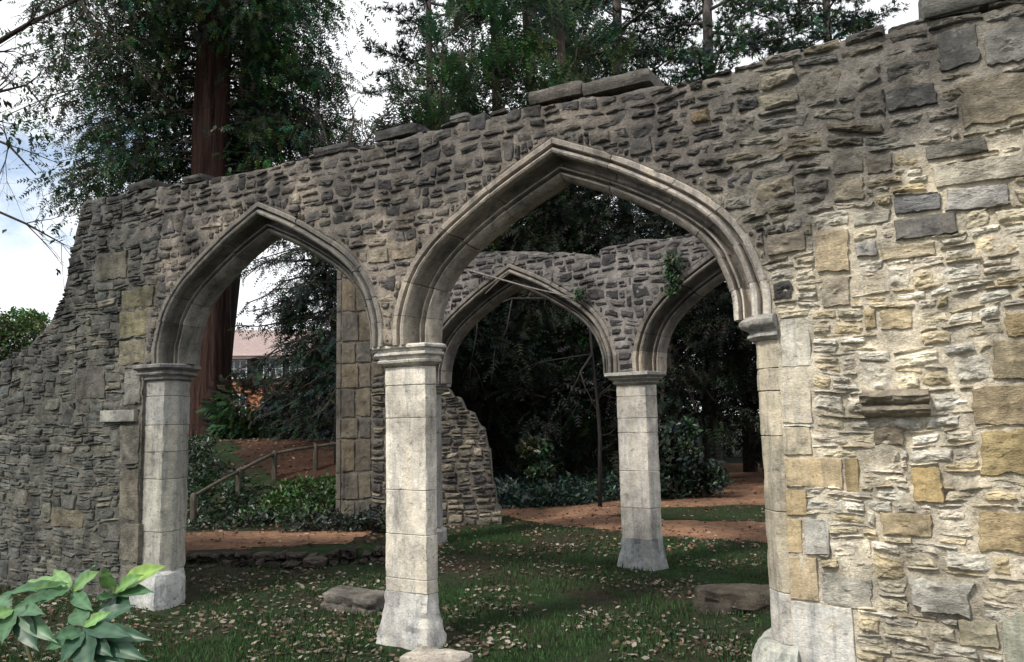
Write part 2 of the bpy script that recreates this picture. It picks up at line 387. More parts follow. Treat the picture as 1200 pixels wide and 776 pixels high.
class Masonry:
    def __init__(s, name, label, cat, yaw, dist, umin, umax, arches, spring, top, tint, mortar, sizes, floor=-0.15, cell=0.02, group=None, thick=T_WALL, base_u=None):
        s.pl = Plane(yaw, dist); s.arches, s.spring, s.top_pts = arches, spring, top
        s.tint, s.mortar, s.sizes = tint, mortar, sizes; s.umin, s.umax, s.floor, s.cell, s.T = umin, umax, floor, cell, thick
        u0 = base_u if base_u is not None else 0.0
        s.u0 = u0
        o = s.pl.world(u0, 0, 0)
        s.root = thing(name, label, cat, o, -yaw, group)
        s.reserved = []; s.stones = []; s.zone0 = 0.10; s.stain = None
        s.rg = random.Random(hash(name) % 1000 + int(dist * 10)); s.rg.seed(int(dist * 100))
        s.rots = (0.0,)
    def top(s, u):
        return float(np.interp(u, [p[0] for p in s.top_pts], [p[1] for p in s.top_pts]))
    def arch_z(s, u, grow=0.0):            # height of the arch extrados over u, or None
        for (c, a) in s.arches:
            x = abs(u - c) / a
            if x < 1.335 + grow:
                k = np.interp(-min(x, 1.3349), -OUT_S[:, 0], OUT_S[:, 1])
                return s.spring + k * a + grow
        return None
    def loc(s, V):
        V = np.array(V, float); V[:, 0] -= s.u0
        return V
    def add_part(s, name, V, Fc, mat, tint, kind=None, smooth=True, sharp=34):
        V = s.loc(V); c = V.mean(0); c[1] = 0
        o = link(name, mesh_np(name, V - c, Fc, mat, tint, smooth, sharp), s.root)
        o.location = c
        if kind: o['kind'] = kind
        return o
    def block(s, rect, col, h=0.012, square=1.0, name='ashlar_block', deep=0.1, npt=28, rings=5, amp=0.004, gap=0.004, mat=None, sc=12.0, rot=0.0):
        s.reserved.append(rect)
        V, Fc = stone_geo(*rect, h, s.rg, square, deep, npt, rings, amp, gap, sc=sc, rot=rot)
        t = np.array(col) * s.rg.uniform(.93, 1.07)
        if s.stain: t = np.array([t * (1 - .8 * q_) + np.array((.07, .068, .066)) * .8 * q_ for q_ in (max(0, s.stain(v[0], v[2]) - .12) for v in V)])
        s.add_part(name, V, Fc, mat or M_ASHLAR, t)
    def pxblock(s, x0, y0, x1, y1, col, **kw):
        s.block(s.pl.rect(x0, y0, x1, y1), col, **kw)
    def core(s, gaps, du=0.03, amp=0.010, step=None):
        """gaps: u-ranges where the wall starts at the springing instead of the ground"""
        us = list(np.arange(s.umin, s.umax + 1e-6, du)); marks = []
        for (c, a) in s.arches: marks += [c - 1.335 * a, c, c + 1.335 * a]
        for g in gaps: marks += [g[0], g[1]]
        us = sorted(set([round(u, 4) for u in us] + [round(m, 4) for m in marks]))
        us = [u for i, u in enumerate(us) if i == 0 or u - us[i - 1] > 0.006 or round(u, 4) in [round(m, 4) for m in marks]]
        A = Acc()
        nz_ = du
        def bottom(u, side):
            e = u + side * 1e-3
            z = s.arch_z(e, 0.0)
            if z is not None: return z - 0.004
            for g in gaps:
                if g[0] - 1e-6 <= e <= g[1] + 1e-6: return s.spring
            return s.floor
        for ua, ub in zip(us[:-1], us[1:]):
            za, zb = bottom(ua, 1), bottom(ub, -1)
            ta = s.top(ua) - 0.018 + 0.03 * n1(ua * 6, 1.3); tb = s.top(ub) - 0.018 + 0.03 * n1(ub * 6, 1.3)
            if ta - za < 0.02 and tb - zb < 0.02: continue
            m = max(2, int(max(ta - za, tb - zb) / nz_))
            V = []; Tn = []
            for (u, z0, z1) in ((ua, za, ta), (ub, zb, tb)):
                for i in range(m + 1):
                    z = z0 + (max(z1, z0 + 0.01) - z0) * i / m
                    y = amp * (fbm(u + 3, z, 1.0, 7.0) * 1.3 + .5 * n1(u * 26, z * 26, 3)) - 0.001
                    V.append((u, y, z)); mm = np.array(s.mortar(u, z))
                    Tn.append(mm * (1 + 0.22 * n1(u * 5, z * 5, 7)))
                for i in (0, m):
                    z = z0 + (max(z1, z0 + 0.01) - z0) * i / m
                    V.append((u, s.T, z)); Tn.append(np.array(s.mortar(u, z)))
            k = m + 3; Fc = []
            for i in range(m): Fc.append((i, k + i, k + i + 1, i + 1))
            Fc.append((k - 2, 2 * k - 2, k, 0))                  # underside
            Fc.append((m, k + m, 2 * k - 1, k - 1))              # top
            Fc.append((2 * k - 2, k - 2, k - 1, 2 * k - 1))      # back
            A.add(s.loc(V), Fc, np.array(Tn))
            # jamb side where the run begins or ends, or steps at the springing
        ends = []
        def side(u, z0, z1, flip):
            V = [(u, 0, z0), (u, s.T, z0), (u, s.T, z1), (u, 0, z1)]
            A.add(s.loc(V), [(0, 1, 2, 3) if flip else (3, 2, 1, 0)], s.mortar(u, z0))
        for u in us:
            l, r = bottom(u, -1), bottom(u, 1)
            if abs(l - r) > 0.03: side(u, min(l, r), max(l, r), l < r)
        side(us[0], s.floor, s.top(us[0]) - .05, False); side(us[-1], s.floor, s.top(us[-1]) - .05, True)
        V = np.concatenate(A.V)
        me = mesh_np('mortar_core', V, A.F, M_MORTAR, np.concatenate(A.T))
        import bmesh
        bm = bmesh.new(); bm.from_mesh(me); bmesh.ops.remove_doubles(bm, verts=bm.verts, dist=0.0004); bm.to_mesh(me); bm.free()
        link('mortar_core', me, s.root)
    def free(s, u, z, gaps):
        if z > s.top(u) or z < s.floor + 0.1: return False
        a = s.arch_z(u, 0.012)
        if a is not None and z < a: return False
        for g in gaps:
            if g[0] - 0.01 < u < g[1] + 0.01 and z < s.spring + 0.01: return False
        return True
    def pack(s, gaps, near=lambda u: False):
        c = s.cell; nu = int((s.umax - s.umin) / c); zt = max(p[1] for p in s.top_pts); nz = int((zt - s.floor) / c)
        occ = np.zeros((nz, nu), bool)
        for i in range(nu):
            u = s.umin + (i + .5) * c
            for j in range(nz):
                if not s.free(u, s.floor + (j + .5) * c, gaps): occ[j, i] = True
        for (a, b, d, e) in s.reserved:
            occ[max(0, int(round((b - s.floor) / c))):max(0, int(round((e - s.floor) / c))), max(0, int(round((a - s.umin) / c))):max(0, int(round((d - s.umin) / c)))] = True
        rects = []
        # rough courses first, each cut into stones of its own, then the leftovers
        j = 0
        while j < nz - 1:
            (wa, wb), (ha, hb) = s.sizes((s.umin + s.umax) / 2, s.floor + j * c)
            i = s.rg.randrange(0, 3); jmax = j + 2
            step = max(2, int(round(s.rg.triangular(ha, hb, ha * .5 + hb * .5) / c)))
            while i < nu:
                u, z = s.umin + i * c, s.floor + j * c
                (wa, wb), (ha, hb) = s.sizes(u, z)
                w = max(3, int(round(s.rg.triangular(wa * 1.4, wb, wa * .5 + wb * .5) / c)))
                zone_h = int(round((ha + hb) / 2 / c)); h0 = max(2, min(int(round(hb / c)), int(round(step * zone_h / max(1, s.zone0 / c)))))
                q = s.rg.random(); h = h0
                if q < .16: h = int(round(h0 * s.rg.uniform(1.3, 1.9)))
                k = 0
                while k < w and i + k < nu and not occ[j:j + max(2, h0 // 2), i + k].any(): k += 1
                if k < .7 * wa / c: i += max(1, k); continue
                hh = 1
                while hh < h and j + hh < nz and not occ[j + hh, i:i + k].any(): hh += 1
                if hh < .6 * ha / c: i += k; continue
                occ[j:j + hh, i:i + k] = True
                if q > .76 and hh >= 4 and k > hh:                       # two thin stones in place of one
                    m_ = s.rg.randint(2, hh - 2); k2 = k - s.rg.randint(0, max(0, k // 3))
                    rects.append((u, z, u + k * c, z + m_ * c)); rects.append((u, z + m_ * c, u + k2 * c, z + hh * c))
                else: rects.append((u, z, u + k * c, z + hh * c))
                i += k
            j += step
        for j in range(nz):
            i = 0
            while i < nu:
                if occ[j, i]: i += 1; continue
                u, z = s.umin + i * c, s.floor + j * c
                (wa, wb), (ha, hb) = s.sizes(u, z)
                w = max(2, int(round(s.rg.triangular(wa, wb, wa * .4 + wb * .6) / c))); h = max(2, int(round(s.rg.triangular(ha, hb, ha * .4 + hb * .6) / c)))
                k = 0
                while k < w and i + k < nu and not occ[j, i + k]: k += 1
                rem = 0; lim = int(round(wa / c))
                while i + k + rem < nu and rem < lim and not occ[j, i + k + rem]: rem += 1
                if rem < lim and k == w: k += rem
                if k < .62 * wa / c:                     # too narrow for a stone: mortar
                    occ[j, i:i + k] = True; i += k; continue
                hh = 1
                while hh < h and j + hh < nz and not occ[j + hh, i:i + k].any(): hh += 1
                if hh < .6 * ha / c: hh = 1; occ[j, i:i + k] = True; i += k; continue
                occ[j:j + hh, i:i + k] = True
                if k * hh >= 3: rects.append((u, z, u + k * c, z + hh * c))
                i += k
        return rects
    def lay(s, gaps, near=lambda u: False, skip=lambda u, z: 0.0, proud=lambda u, z: (0.012, 0.035), gapw=lambda u, z: 0.008, limit=300, minpx=0):
        def warp(u, z):
            return u + 0.03 * n1(u * 2.3, z * 2.3, 5), z + 0.060 * n1(u * 1.3 + 40, z * 1.5, 9) + 0.014 * n1(u * 5, z * 5, 2)
        rects = s.pack(gaps)
        items = []
        for (a, b, d, e) in rects:
            u, z = (a + d) / 2, (b + e) / 2
            if s.rg.random() < skip(u, z): continue
            P = s.pl.world(u, 0, z); dist = max(1.0, P[1])
            size = (d - a) * (e - b) / dist ** 2
            vis = abs(P[0] / P[1]) < 0.70
            items.append((size if vis else 0.0, a, b, d, e))
        items.sort(reverse=True)
        A = Acc()
        for k, (sz, a, b, d, e) in enumerate(items):
            u, z = (a + d) / 2, (b + e) / 2
            col = np.array(s.tint(u, z, s.rg)); h = s.rg.uniform(*proud(u, z)); g = gapw(u, z) * s.rg.uniform(.7, 1.5)
            nr = near(u); topmost = e > s.top(u) - 0.10
            fine = nr and (d - a) * (e - b) > 0.004 and k < 620
            V, Fc = stone_geo(a, b, d, e, h, s.rg, 0.0, s.T * 0.9 if topmost else 0.03, (26 if fine else (14 if nr else 11)), (6 if fine else (3 if k < limit else 2)),
                              0.016 if nr else 0.013, g, s.rg.gauss(0, .06), warp=warp)
            t = np.tile(col, (len(V), 1))
            if s.stain:
                sus = s.rg.uniform(.70, .93); k_ = np.array([[sus * s.stain(v[0], v[2])] for v in V]); t = t * (1 - k_) + np.array([[.042, .042, .043]]) * k_ * s.rg.uniform(.6, 1.5)
            if k < limit:
                s.add_part('stone', V, Fc, M_STONE, t)
            else:
                A.add(s.loc(V), Fc, t)
        if A.n: link('rubble', A.mesh('rubble', M_STONE, True, 38), s.root, kind='stuff')
    def arch(s, c, a, tintf, nv=6, jig=0.006):
        for sd in (1, -1):
            cuts = [0.0]
            ws = [s.rg.uniform(.8, 1.25) for _ in range(nv)]
            for w_ in ws: cuts.append(cuts[-1] + w_ / sum(ws))
            for k in range(nv):
                s0, s1 = cuts[k] + (0.0011 if k else 0), cuts[k + 1] - (0.0011 if k < nv - 1 else 0)
                # the two crown stones meet at the apex
                seg = 7; V = []; off = [s.rg.uniform(-jig, jig) for _ in range(3)]
                for i in range(seg + 1):
                    q = s0 + (s1 - s0) * i / seg
                    po, pi_ = crv(OUT, q), crv(INN, q)
                    for (t, y) in PROF:
                        p = po * (1 - t) + pi_ * t
                        tt = (t - .5) * 0.0
                        x = max(p[0], 0.001) if k == nv - 1 else p[0]
                        V.append((c + sd * (x * a + off[0] * .5 * (1 if q < .98 else 0)), y + off[1] * .6, s.spring + p[1] * a + off[2] * .5))
                V = rough(V, 0.0035, 15.0, s.rg.uniform(0, 50))
                n = len(PROF); Fc = []
                for i in range(seg):
                    for j in range(n - 1):
                        f = (i * n + j, i * n + j + 1, (i + 1) * n + j + 1, (i + 1) * n + j)
                        Fc.append(f if sd < 0 else f[::-1])
                    f = (i * n + n - 1, i * n, (i + 1) * n, (i + 1) * n + n - 1)
                    Fc.append(f if sd < 0 else f[::-1])
                Fc.append(tuple(range(n)) if sd > 0 else tuple(range(n))[::-1])
                Fc.append(tuple(seg * n + j for j in range(n))[::-1] if sd > 0 else tuple(seg * n + j for j in range(n)))
                col = np.array(tintf(sd, (s0 + s1) / 2)) * s.rg.uniform(.74, 1.22)
                s.add_part('voussoir', V, Fc, M_ASHLAR, col)
    def pillar(s, plan, cuts, tintf, cap, base, amp=0.006, base_tint=None, cap_tint=None):
        for z0, z1 in zip(cuts[:-1], cuts[1:]):
            e = s.rg.uniform(-.002, .003); g = 0.0014
            V, Fc = loft(plan, [(z0 + g, e - .004), (z0 + g + .004, e), (z1 - g - .004, e), (z1 - g, e - .004)], 7, 0.035, amp, 13, s.rg.uniform(0, 50))
            s.add_part('pillar_block', V, Fc, M_ASHLAR, np.array(tintf((z0 + z1) / 2)) * s.rg.uniform(.9, 1.08))
        V, Fc = loft(plan, cap, 7, 0.016, amp * 1.3, 16, s.rg.uniform(0, 50))
        s.add_part('capital', V, Fc, M_ASHLAR, cap_tint if cap_tint is not None else tintf(cap[0][0]))
        if base:
            V, Fc = loft(plan, base, 8, 0.035, amp * 3.5, 12, s.rg.uniform(0, 50))
            s.add_part('pillar_base', V, Fc, M_ASHLAR, base_tint if base_tint is not None else tintf(0))
def cap_levels(zb, zt, e=0.075):
    h = zt - zb
    return [(zb, .0), (zb + .03 * h, .012), (zb + .10 * h, .028), (zb + .16 * h, .030), (zb + .20 * h, .018), (zb + .26 * h, .022), (zb + .36 * h, e * .62), (zb + .44 * h, e * .70),
            (zb + .50 * h, e * .64), (zb + .54 * h, e * .40), (zb + .62 * h, e * .46), (zb + .70 * h, e * .85), (zb + .78 * h, e * 1.0), (zb + .93 * h, e * 1.0), (zt - .001, e * .86), (zt, e * .7)]
def pick(rg, L):
    return L[min(int(rg.random() * len(L)), len(L) - 1)]

# ------------------------------------------------------------------ front arcade wall
def front_zone(u, z):
    right = sstep(-1.35, -0.75, u)
    crust_line = 2.62 + 0.36 * sstep(-0.6, 0.15, u) + 0.16 * n1(u * 2.1, z * 1.3, 3)
    crust = sstep(crust_line - 0.10, crust_line + 0.22, z)
    left = sstep(-6.0, -6.6, u)
    return right, crust, left
LIGHT = [(.67, .61, .48), (.63, .56, .42), (.69, .65, .55), (.60, .53, .39), (.54, .50, .42), (.66, .59, .49), (.55, .46, .30), (.71, .675, .59), (.60, .51, .35)]
MIDD = [(.13, .12, .112), (.19, .17, .15), (.10, .094, .092), (.25, .218, .18), (.15, .138, .135), (.33, .285, .23), (.21, .185, .16)]
LEFT = [(.112, .112, .098), (.088, .091, .083), (.145, .142, .12), (.07, .075, .071), (.125, .127, .116), (.18, .17, .14), (.104, .113, .106)]
def stain(u, z):
    """dark weathering crust: ragged blotches, heaviest along the top"""
    f = fbm(u + 7, z, 2.0, 2.1, 5); g = fbm(u, z + 5, 6.0, 7.0, 3)
    r = sstep(-1.7, -0.6, u); lf = sstep(-6.0, -6.7, u)
    right = sstep(-.30, .42, (z - 2.40 - .62 * sstep(-.7, .35, u)) * 1.0 + .50 * f + .12 * g)
    mid = .12 + .88 * sstep(-.32, .34, (z - 3.0) * .75 + .72 * f + .2 * g)
    left = .10 + .90 * sstep(-.36, .42, (z - 3.1 + (.9 if u < -7.6 else 0)) * .6 + .72 * f + .18 * g)
    m = mid * (1 - lf) + left * lf
    return m * (1 - r) + right * r
def front_tint(u, z, rg):
    right, crust, left = front_zone(u, z)
    if rg.random() < right: c = pick(rg, LIGHT)
    elif left > rg.random(): c = pick(rg, LEFT)
    else: c = pick(rg, MIDD)
    k = rg.uniform(.8, 1.18)
    return [x * k for x in c]
def front_mortar(u, z):
    right, crust, left = front_zone(u, z)
    a = np.array((.315, .268, .222)); b = np.array((.132, .128, .110)); c = np.array((.65, .58, .46))
    m = a * (1 - left) + b * left
    m = m * (1 - right) + c * right
    k = (.74 + .12 * right) * stain(u, z)
    return m * (1 - k) + np.array((.105, .100, .096)) * k
def front_sizes(u, z):
    right, crust, left = front_zone(u, z)
    if right > .5: return ((.07, .34), (.04, .14)) if crust > .5 else ((.055, .27), (.03, .125))
    if left > .5: return ((.07, .36), (.032, .115))
    return ((.055, .25), (.035, .135))
FTOP = [(-10.5, 2.12), (-8.95, 2.27), (-8.60, 2.36), (-8.30, 2.42), (-8.10, 2.56), (-7.92, 2.66), (-7.82, 2.82), (-7.72, 2.92), (-7.66, 3.12), (-7.61, 3.38), (-7.54, 3.50), (-7.50, 3.78), (-7.38, 3.85), (-7.0, 3.83), (-6.22, 3.77), (-5.9, 3.76), (-4.98, 3.72),
        (-4.2, 3.70), (-3.68, 3.70), (-3.2, 3.70), (-2.5, 3.68), (-2.35, 3.69), (-1.5, 3.62), (-1.29, 3.60), (-.79, 3.62), (-.33, 3.63), (0.0, 3.61), (2.2, 3.61)]
front = Masonry('arcade_wall', 'long ruined rubble stone wall pierced by two pointed arches in the foreground', 'ruined wall', 0.518, 4.42, -10.2, 1.9,
                [(-4.945, 1.0), (-2.185, 1.0)], 2.13, FTOP, front_tint, front_mortar, front_sizes, base_u=-3.5)
front.stain = stain
FG = [(-6.40, -3.52), (-3.53, -0.825)]
CRM, BUF, OCH, GRY, PAL = (.52, .48, .40), (.44, .37, .25), (.44, .28, .10), (.33, .32, .30), (.60, .59, .56)
fb = front.pxblock
# quoins beside the right-hand jamb
for r_, c_ in (((914, 372, 951, 431), (.55, .52, .45)), ((914, 432, 952, 498), (.53, .48, .39)), ((917, 499, 952, 534), (.48, .42, .32)), ((920, 536, 989, 572), (.46, .37, .24)),
               ((990, 536, 1008, 577), (.44, .34, .19)), ((920, 573, 947, 605), (.48, .38, .23)), ((922, 607, 941, 649), (.50, .40, .25)), ((942, 607, 973, 651), (.52, .50, .45)),
               ((925, 652, 960, 704), (.46, .37, .25)), ((928, 706, 1003, 790), (.60, .58, .54))):
    fb(*r_, c_, h=0.014, square=.8, amp=.006)
# large dressed stones set in the rubble
for r_, c_, h_ in (((1161, 398, 1215, 446), BUF, .018), ((1138, 450, 1215, 500), (.42, .34, .22), .02), ((1146, 503, 1215, 557), (.47, .37, .20), .018), ((1143, 597, 1215, 649), (.41, .32, .19), .02),
                   ((1125, 86, 1210, 147), (.40, .34, .24), .014), ((1152, 30, 1210, 76), (.33, .32, .29), .012), ((1098, 33, 1150, 82), (.16, .155, .145), .012),
                   ((1090, 186, 1210, 215), (.47, .43, .35), .02), ((1105, 216, 1186, 248), (.42, .40, .37), .022), ((1046, 229, 1104, 250), (.20, .20, .20), .02), ((1047, 252, 1126, 279), (.15, .14, .13), .03),
                   ((1195, 150, 1225, 184), CRM, .015), ((975, 206, 1014, 236), (.50, .43, .31), .016), ((1014, 180, 1046, 204), (.25, .22, .18), .012), ((975, 178, 1013, 205), (.32, .28, .21), .012),
                   ((998, 247, 1045, 264), (.50, .47, .39), .015), ((955, 268, 996, 322), (.50, .41, .28), .016), ((961, 324, 997, 361), (.48, .42, .33), .014), ((1001, 283, 1029, 302), (.40, .38, .35), .014),
                   ((1031, 285, 1099, 304), (.42, .36, .26), .012), ((1012, 360, 1028, 387), (.48, .39, .24), .012), ((1030, 360, 1071, 387), (.49, .40, .26), .012), ((1176, 365, 1215, 396), (.46, .36, .21), .012),
                   ((962, 673, 1024, 714), (.38, .36, .31), .008), ((1030, 600, 1094, 629), (.42, .34, .22), .02), ((1122, 726, 1172, 760), (.45, .41, .30), .015),
                   ((898, 272, 946, 298), (.44, .37, .28), .012), ((1084, 165, 1160, 185), (.24, .225, .19), .016), ((1036, 100, 1100, 128), (.10, .10, .098), .016)):
    fb(*r_, np.array(c_) * random.uniform(.85, 1.05), h=h_ * random.uniform(.9, 1.25) + .004, square=random.uniform(.08, .45), amp=.012, rot=random.gauss(0, .015), mat=random.choice((M_STONE, M_ASHLAR)))
fb(1067, 545, 1106, 589, (.47, .35, .18), h=.035, square=0.2, amp=.008, name='ochre_block')
fb(1173, 716, 1225, 790, (.36, .36, .29), h=.012, square=.5)
fb(1062, 672, 1146, 723, (.58, .55, .48), h=.045, square=0.0, amp=.012, name='stone', mat=M_STONE)
fb(808, 130, 832, 148, (.45, .32, .16), h=.04, square=0.0, amp=.012, name='stone', mat=M_STONE)
# bleached stones over the middle pillar and by the left respond
for r_, c_ in (((432, 291, 456, 309), (.38, .33, .26)), ((459, 283, 489, 305), (.35, .29, .22)), ((143, 338, 182, 362), (.22, .20, .125)), ((140, 364, 176, 396), (.24, .22, .14)),
               ((140, 398, 172, 428), (.23, .21, .15)), ((146, 432, 166, 476), (.23, .225, .20)), ((122, 480, 164, 495), (.29, .285, .26)), ((141, 497, 164, 548), (.25, .235, .20)),
               ((140, 549, 164, 612), (.25, .225, .18)), ((141, 613, 164, 660), (.23, .21, .17)), ((141, 661, 164, 706), (.22, .205, .17)), ((112, 296, 150, 330), (.15, .14, .11)), ((60, 596, 100, 618), (.17, .15, .11)),
               ((90, 430, 124, 470), (.14, .132, .12))):
    fb(*r_, np.array(c_) * .82, h=.012, square=.3, amp=.011, rot=random.gauss(0, .02), mat=M_STONE)
front.block(front.pl.rect(122, 480, 163, 495), (.29, .285, .26), h=.05, name='string_course')
# the projecting corbel slab
cu = front.pl.rect(1013, 458, 1087, 487)
front.reserved.append(cu)
V, Fc = loft([(cu[0], -.005, -.12, -1), (cu[2], -.005, .12, -1), (cu[2], .1, .12, 0), (cu[0], .1, -.12, 0)], [(cu[1] - .005, .03), (cu[1] + .012, .085), (cu[1] + .03, .105), (cu[1] + .045, .09), (cu[1] + .058, .06), (cu[1] + .07, .095), (cu[1] + .10, .115), (cu[3] - .03, .10), (cu[3] + .005, .05)], 10, .010, .020, 26)
V[:, 1] += .012 * np.sin(V[:, 0] * 31)
front.add_part('corbel', V, Fc, M_STONE, (.27, .235, .18))
fb(1022, 498, 1062, 524, (.24, .20, .15), h=.015, square=.1, amp=.014, name='stone', mat=M_STONE)
# coping slabs lying on the wall top
def slab(u0, z0, u1, z1, col, fwd=.05, tilt=0.0):
    V, Fc = loft([(u0, 0, -.2, -1), (u1, 0, .2, -1), (u1, T_WALL, .2, 1), (u0, T_WALL, -.2, 1)], [(z0, fwd * .5), (z0 + .02, fwd * .8), (z0 + (z1 - z0) * .45, fwd), (z1 - .02, fwd), (z1, fwd * .8)], 9, .03, .010, 14, u0)
    V[:, 2] += tilt * (V[:, 0] - u0)
    front.add_part('coping_slab', V, Fc, M_STONE, col)
slab(-2.34, 3.68, -1.96, 3.765, (.15, .135, .12), .035); slab(-1.95, 3.655, -1.50, 3.735, (.14, .13, .115), .03)
slab(-3.68, 3.70, -3.30, 3.77, (.085, .08, .078), .02); slab(-2.98, 3.69, -2.84, 3.74, (.13, .125, .12), .03)
slab(0.0, 3.62, .62, 3.74, (.17, .165, .15), .06); slab(.63, 3.62, 1.3, 3.74, (.2, .19, .17), .06); slab(1.31, 3.62, 1.88, 3.73, (.2, .19, .17), .06)
slab(-5.90, 3.74, -5.66, 3.80, (.075, .07, .066), .03); slab(-6.7, 3.80, -6.36, 3.87, (.06, .058, .055), .03)
slab(-4.3, 3.69, -3.95, 3.75, (.07, .066, .066), .03)

def arch_tint_big(sd, q):
    if sd > 0: return np.array((.235, .215, .20)) * (1 - q) ** .5 * .55 + np.array((.32, .285, .25)) * (1.0) + (np.array((.20, .19, .17)) if q < .18 else 0)
    return np.array((.32, .285, .25)) + (np.array((.25, .225, .17)) * max(0, 1 - q / .3))
def arch_tint_left(sd, q):
    b = np.array((.20, .188, .172))
    if sd < 0: return b + np.array((.05, .05, .035)) * max(0, 1 - q / .35)
    return b * .92 + np.array((.13, .11, .095)) * max(0, 1 - q / .3)
front.arch(-4.945, 1.0, arch_tint_left, 6); front.arch(-2.185, 1.0, arch_tint_big, 6)

def hexplan(c, ym, a, m, t, b=None):
    b = a if b is None else b
    return [(c - a, ym - t, -.7, -1), (c + a, ym - t, .7, -1), (c + m, ym, 1, 0), (c + b, ym + t, .7, 1), (c - b, ym + t, -.7, 1), (c - m, ym, -1, 0)]
front.pillar(hexplan(-3.495, .20, .184, .212, .10, .12), [.36, .455, .765, 1.08, 1.60, 1.84, 1.975], lambda z: np.array((.66, .61, .53)) * (1 - .12 * (z < .8)),
             [(1.975, -.012), (1.99, .012), (2.005, .05), (2.02, .056), (2.03, .04), (2.045, .045), (2.06, .075), (2.075, .075), (2.085, .055), (2.10, .06), (2.11, .09), (2.125, .092), (2.137, .08)],
             [(-.12, .075), (.03, .062), (.10, .045), (.14, .036), (.20, .022), (.28, .008), (.36, .0)], base_tint=(.46, .45, .43), cap_tint=(.56, .53, .48))
lp = [(-6.47, .03, -.3, -1), (-6.15, .03, .5, -1), (-6.105, .15, 1, -.1), (-6.125, .20, 1, .1), (-6.24, .38, .5, 1), (-6.47, .40, -.3, 1)]
front.pillar(lp, [.29, .64, 1.10, 1.34, 1.58, 1.84, 1.98], lambda z: np.array((.38, .365, .32)) if z < 1.5 else np.array((.31, .305, .285)), cap_levels(1.98, 2.13, .085), None, cap_tint=(.20, .19, .185))
V, Fc = loft([(-6.46, -.03, 0, -1), (-6.11, -.03, 1, -1), (-6.06, .05, 1, 0), (-6.10, .24, 1, .5), (-6.30, .40, 0, 1)], [(-.1, .03), (.22, .02), (.28, .0), (.30, -.04)], 8, .03, .010, 14, 3)
front.add_part('pillar_base', V, Fc, M_ASHLAR, (.42, .43, .42))
rp = [(-.815, .002, 0, -1), (-.885, .002, -.5, -1), (-.965, .10, -1, -.3), (-.965, .32, -1, .3), (-.885, .42, -.5, 1), (-.815, .42, 0, 1)]
front.pillar(rp, [.35, .62, 1.05, 1.46, 1.71, 1.835, 2.0], lambda z: np.array((.46, .41, .32)) if z > .6 else np.array((.50, .475, .43)),
             [(1.99, .0), (2.0, .03), (2.015, .045), (2.03, .04), (2.04, .028), (2.055, .04), (2.07, .075), (2.085, .085), (2.105, .085), (2.12, .07), (2.135, .05)], None, cap_tint=(.40, .38, .35))
V, Fc = loft([(-.80, -.04, 0, -1), (-.93, -.04, -1, -1), (-1.04, .06, -1, 0), (-1.04, .36, -1, 0), (-.80, .42, 0, 1)], [(-.12, .05), (.26, .03), (.32, .01), (.35, -.03)], 8, .03, .012, 14, 8)
front.add_part('pillar_base', V, Fc, M_ASHLAR, (.45, .45, .40))
front.core(FG, du=.022, amp=.014)
front.lay(FG, near=lambda u: u > -1.5, skip=lambda u, z: 0.03 * front_zone(u, z)[0] * (1 - front_zone(u, z)[1]),
          proud=lambda u, z: (.004, .026) if u > -1.0 else ((.005, .022) if u > -6 else (.001, .022)), gapw=lambda u, z: (.004 if u > -1 else .0055) if u > -6 else .003)

# ------------------------------------------------------------------ rear arcade
RY = math.atan2(.59281743, .80533688)
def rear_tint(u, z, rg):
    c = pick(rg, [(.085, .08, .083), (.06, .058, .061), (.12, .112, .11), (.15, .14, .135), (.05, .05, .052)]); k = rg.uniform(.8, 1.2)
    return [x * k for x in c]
rear = Masonry('arcade_wall', 'grey rubble wall with two pointed arches on a slim pillar, seen through the big arch', 'ruined wall', RY, 7.2626, -7.15, -0.5,
               [(-5.37, 1.06), (-2.36, 1.06)], 2.03, [(-7.1, 3.5), (-6.41, 3.64), (-5.84, 3.61), (-5.32, 3.57), (-4.72, 3.46), (-4.22, 3.36), (-4.17, 3.27), (-4.12, 3.42), (-3.53, 3.45), (-3.15, 3.40), (-2.3, 3.55), (-.5, 3.5)],
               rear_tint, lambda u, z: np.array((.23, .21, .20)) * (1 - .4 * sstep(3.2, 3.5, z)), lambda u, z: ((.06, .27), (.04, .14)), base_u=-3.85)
RG = [(-6.97, -3.84), (-3.86, -0.85)]
rear.arch(-5.37, 1.06, lambda sd, q: np.array((.22, .20, .182)) * (.9 + .5 * max(0, .3 - q)), 6)
rear.arch(-2.36, 1.06, lambda sd, q: np.array((.20, .18, .165)) + (np.array((.22, .19, .15)) if q < .22 else 0), 6)
rcap = [(1.90, .0), (1.91, .025), (1.925, .045), (1.935, .03), (1.95, .045), (1.965, .08), (1.975, .075), (1.985, .09), (2.0, .12), (2.03, .12), (2.035, .10)]
rear.pillar(hexplan(-3.84, .21, .17, .225, .16, .12), [.30, .62, 1.0, 1.40, 1.55, 1.78, 1.90], lambda z: np.array((.55, .515, .47)), rcap,
            [(-.15, .065), (.02, .055), (.10, .04), (.20, .016), (.30, .0)], base_tint=(.33, .34, .34), cap_tint=(.40, .385, .36))
rear.pillar(hexplan(-6.93, .21, .165, .21, .18, .12), [.2, .8, 1.4, 1.9], lambda z: np.array((.30, .29, .28)), rcap, [(-.15, .06), (.16, .05), (.2, .0)])
rear.pillar(hexplan(-.78, .21, .165, .21, .18), [.2, .8, 1.4, 1.9], lambda z: np.array((.40, .39, .36)), rcap, [(-.15, .06), (.16, .05), (.2, .0)])
rear.core(RG)
rear.lay(RG, proud=lambda u, z: (.004, .022), gapw=lambda u, z: .007)

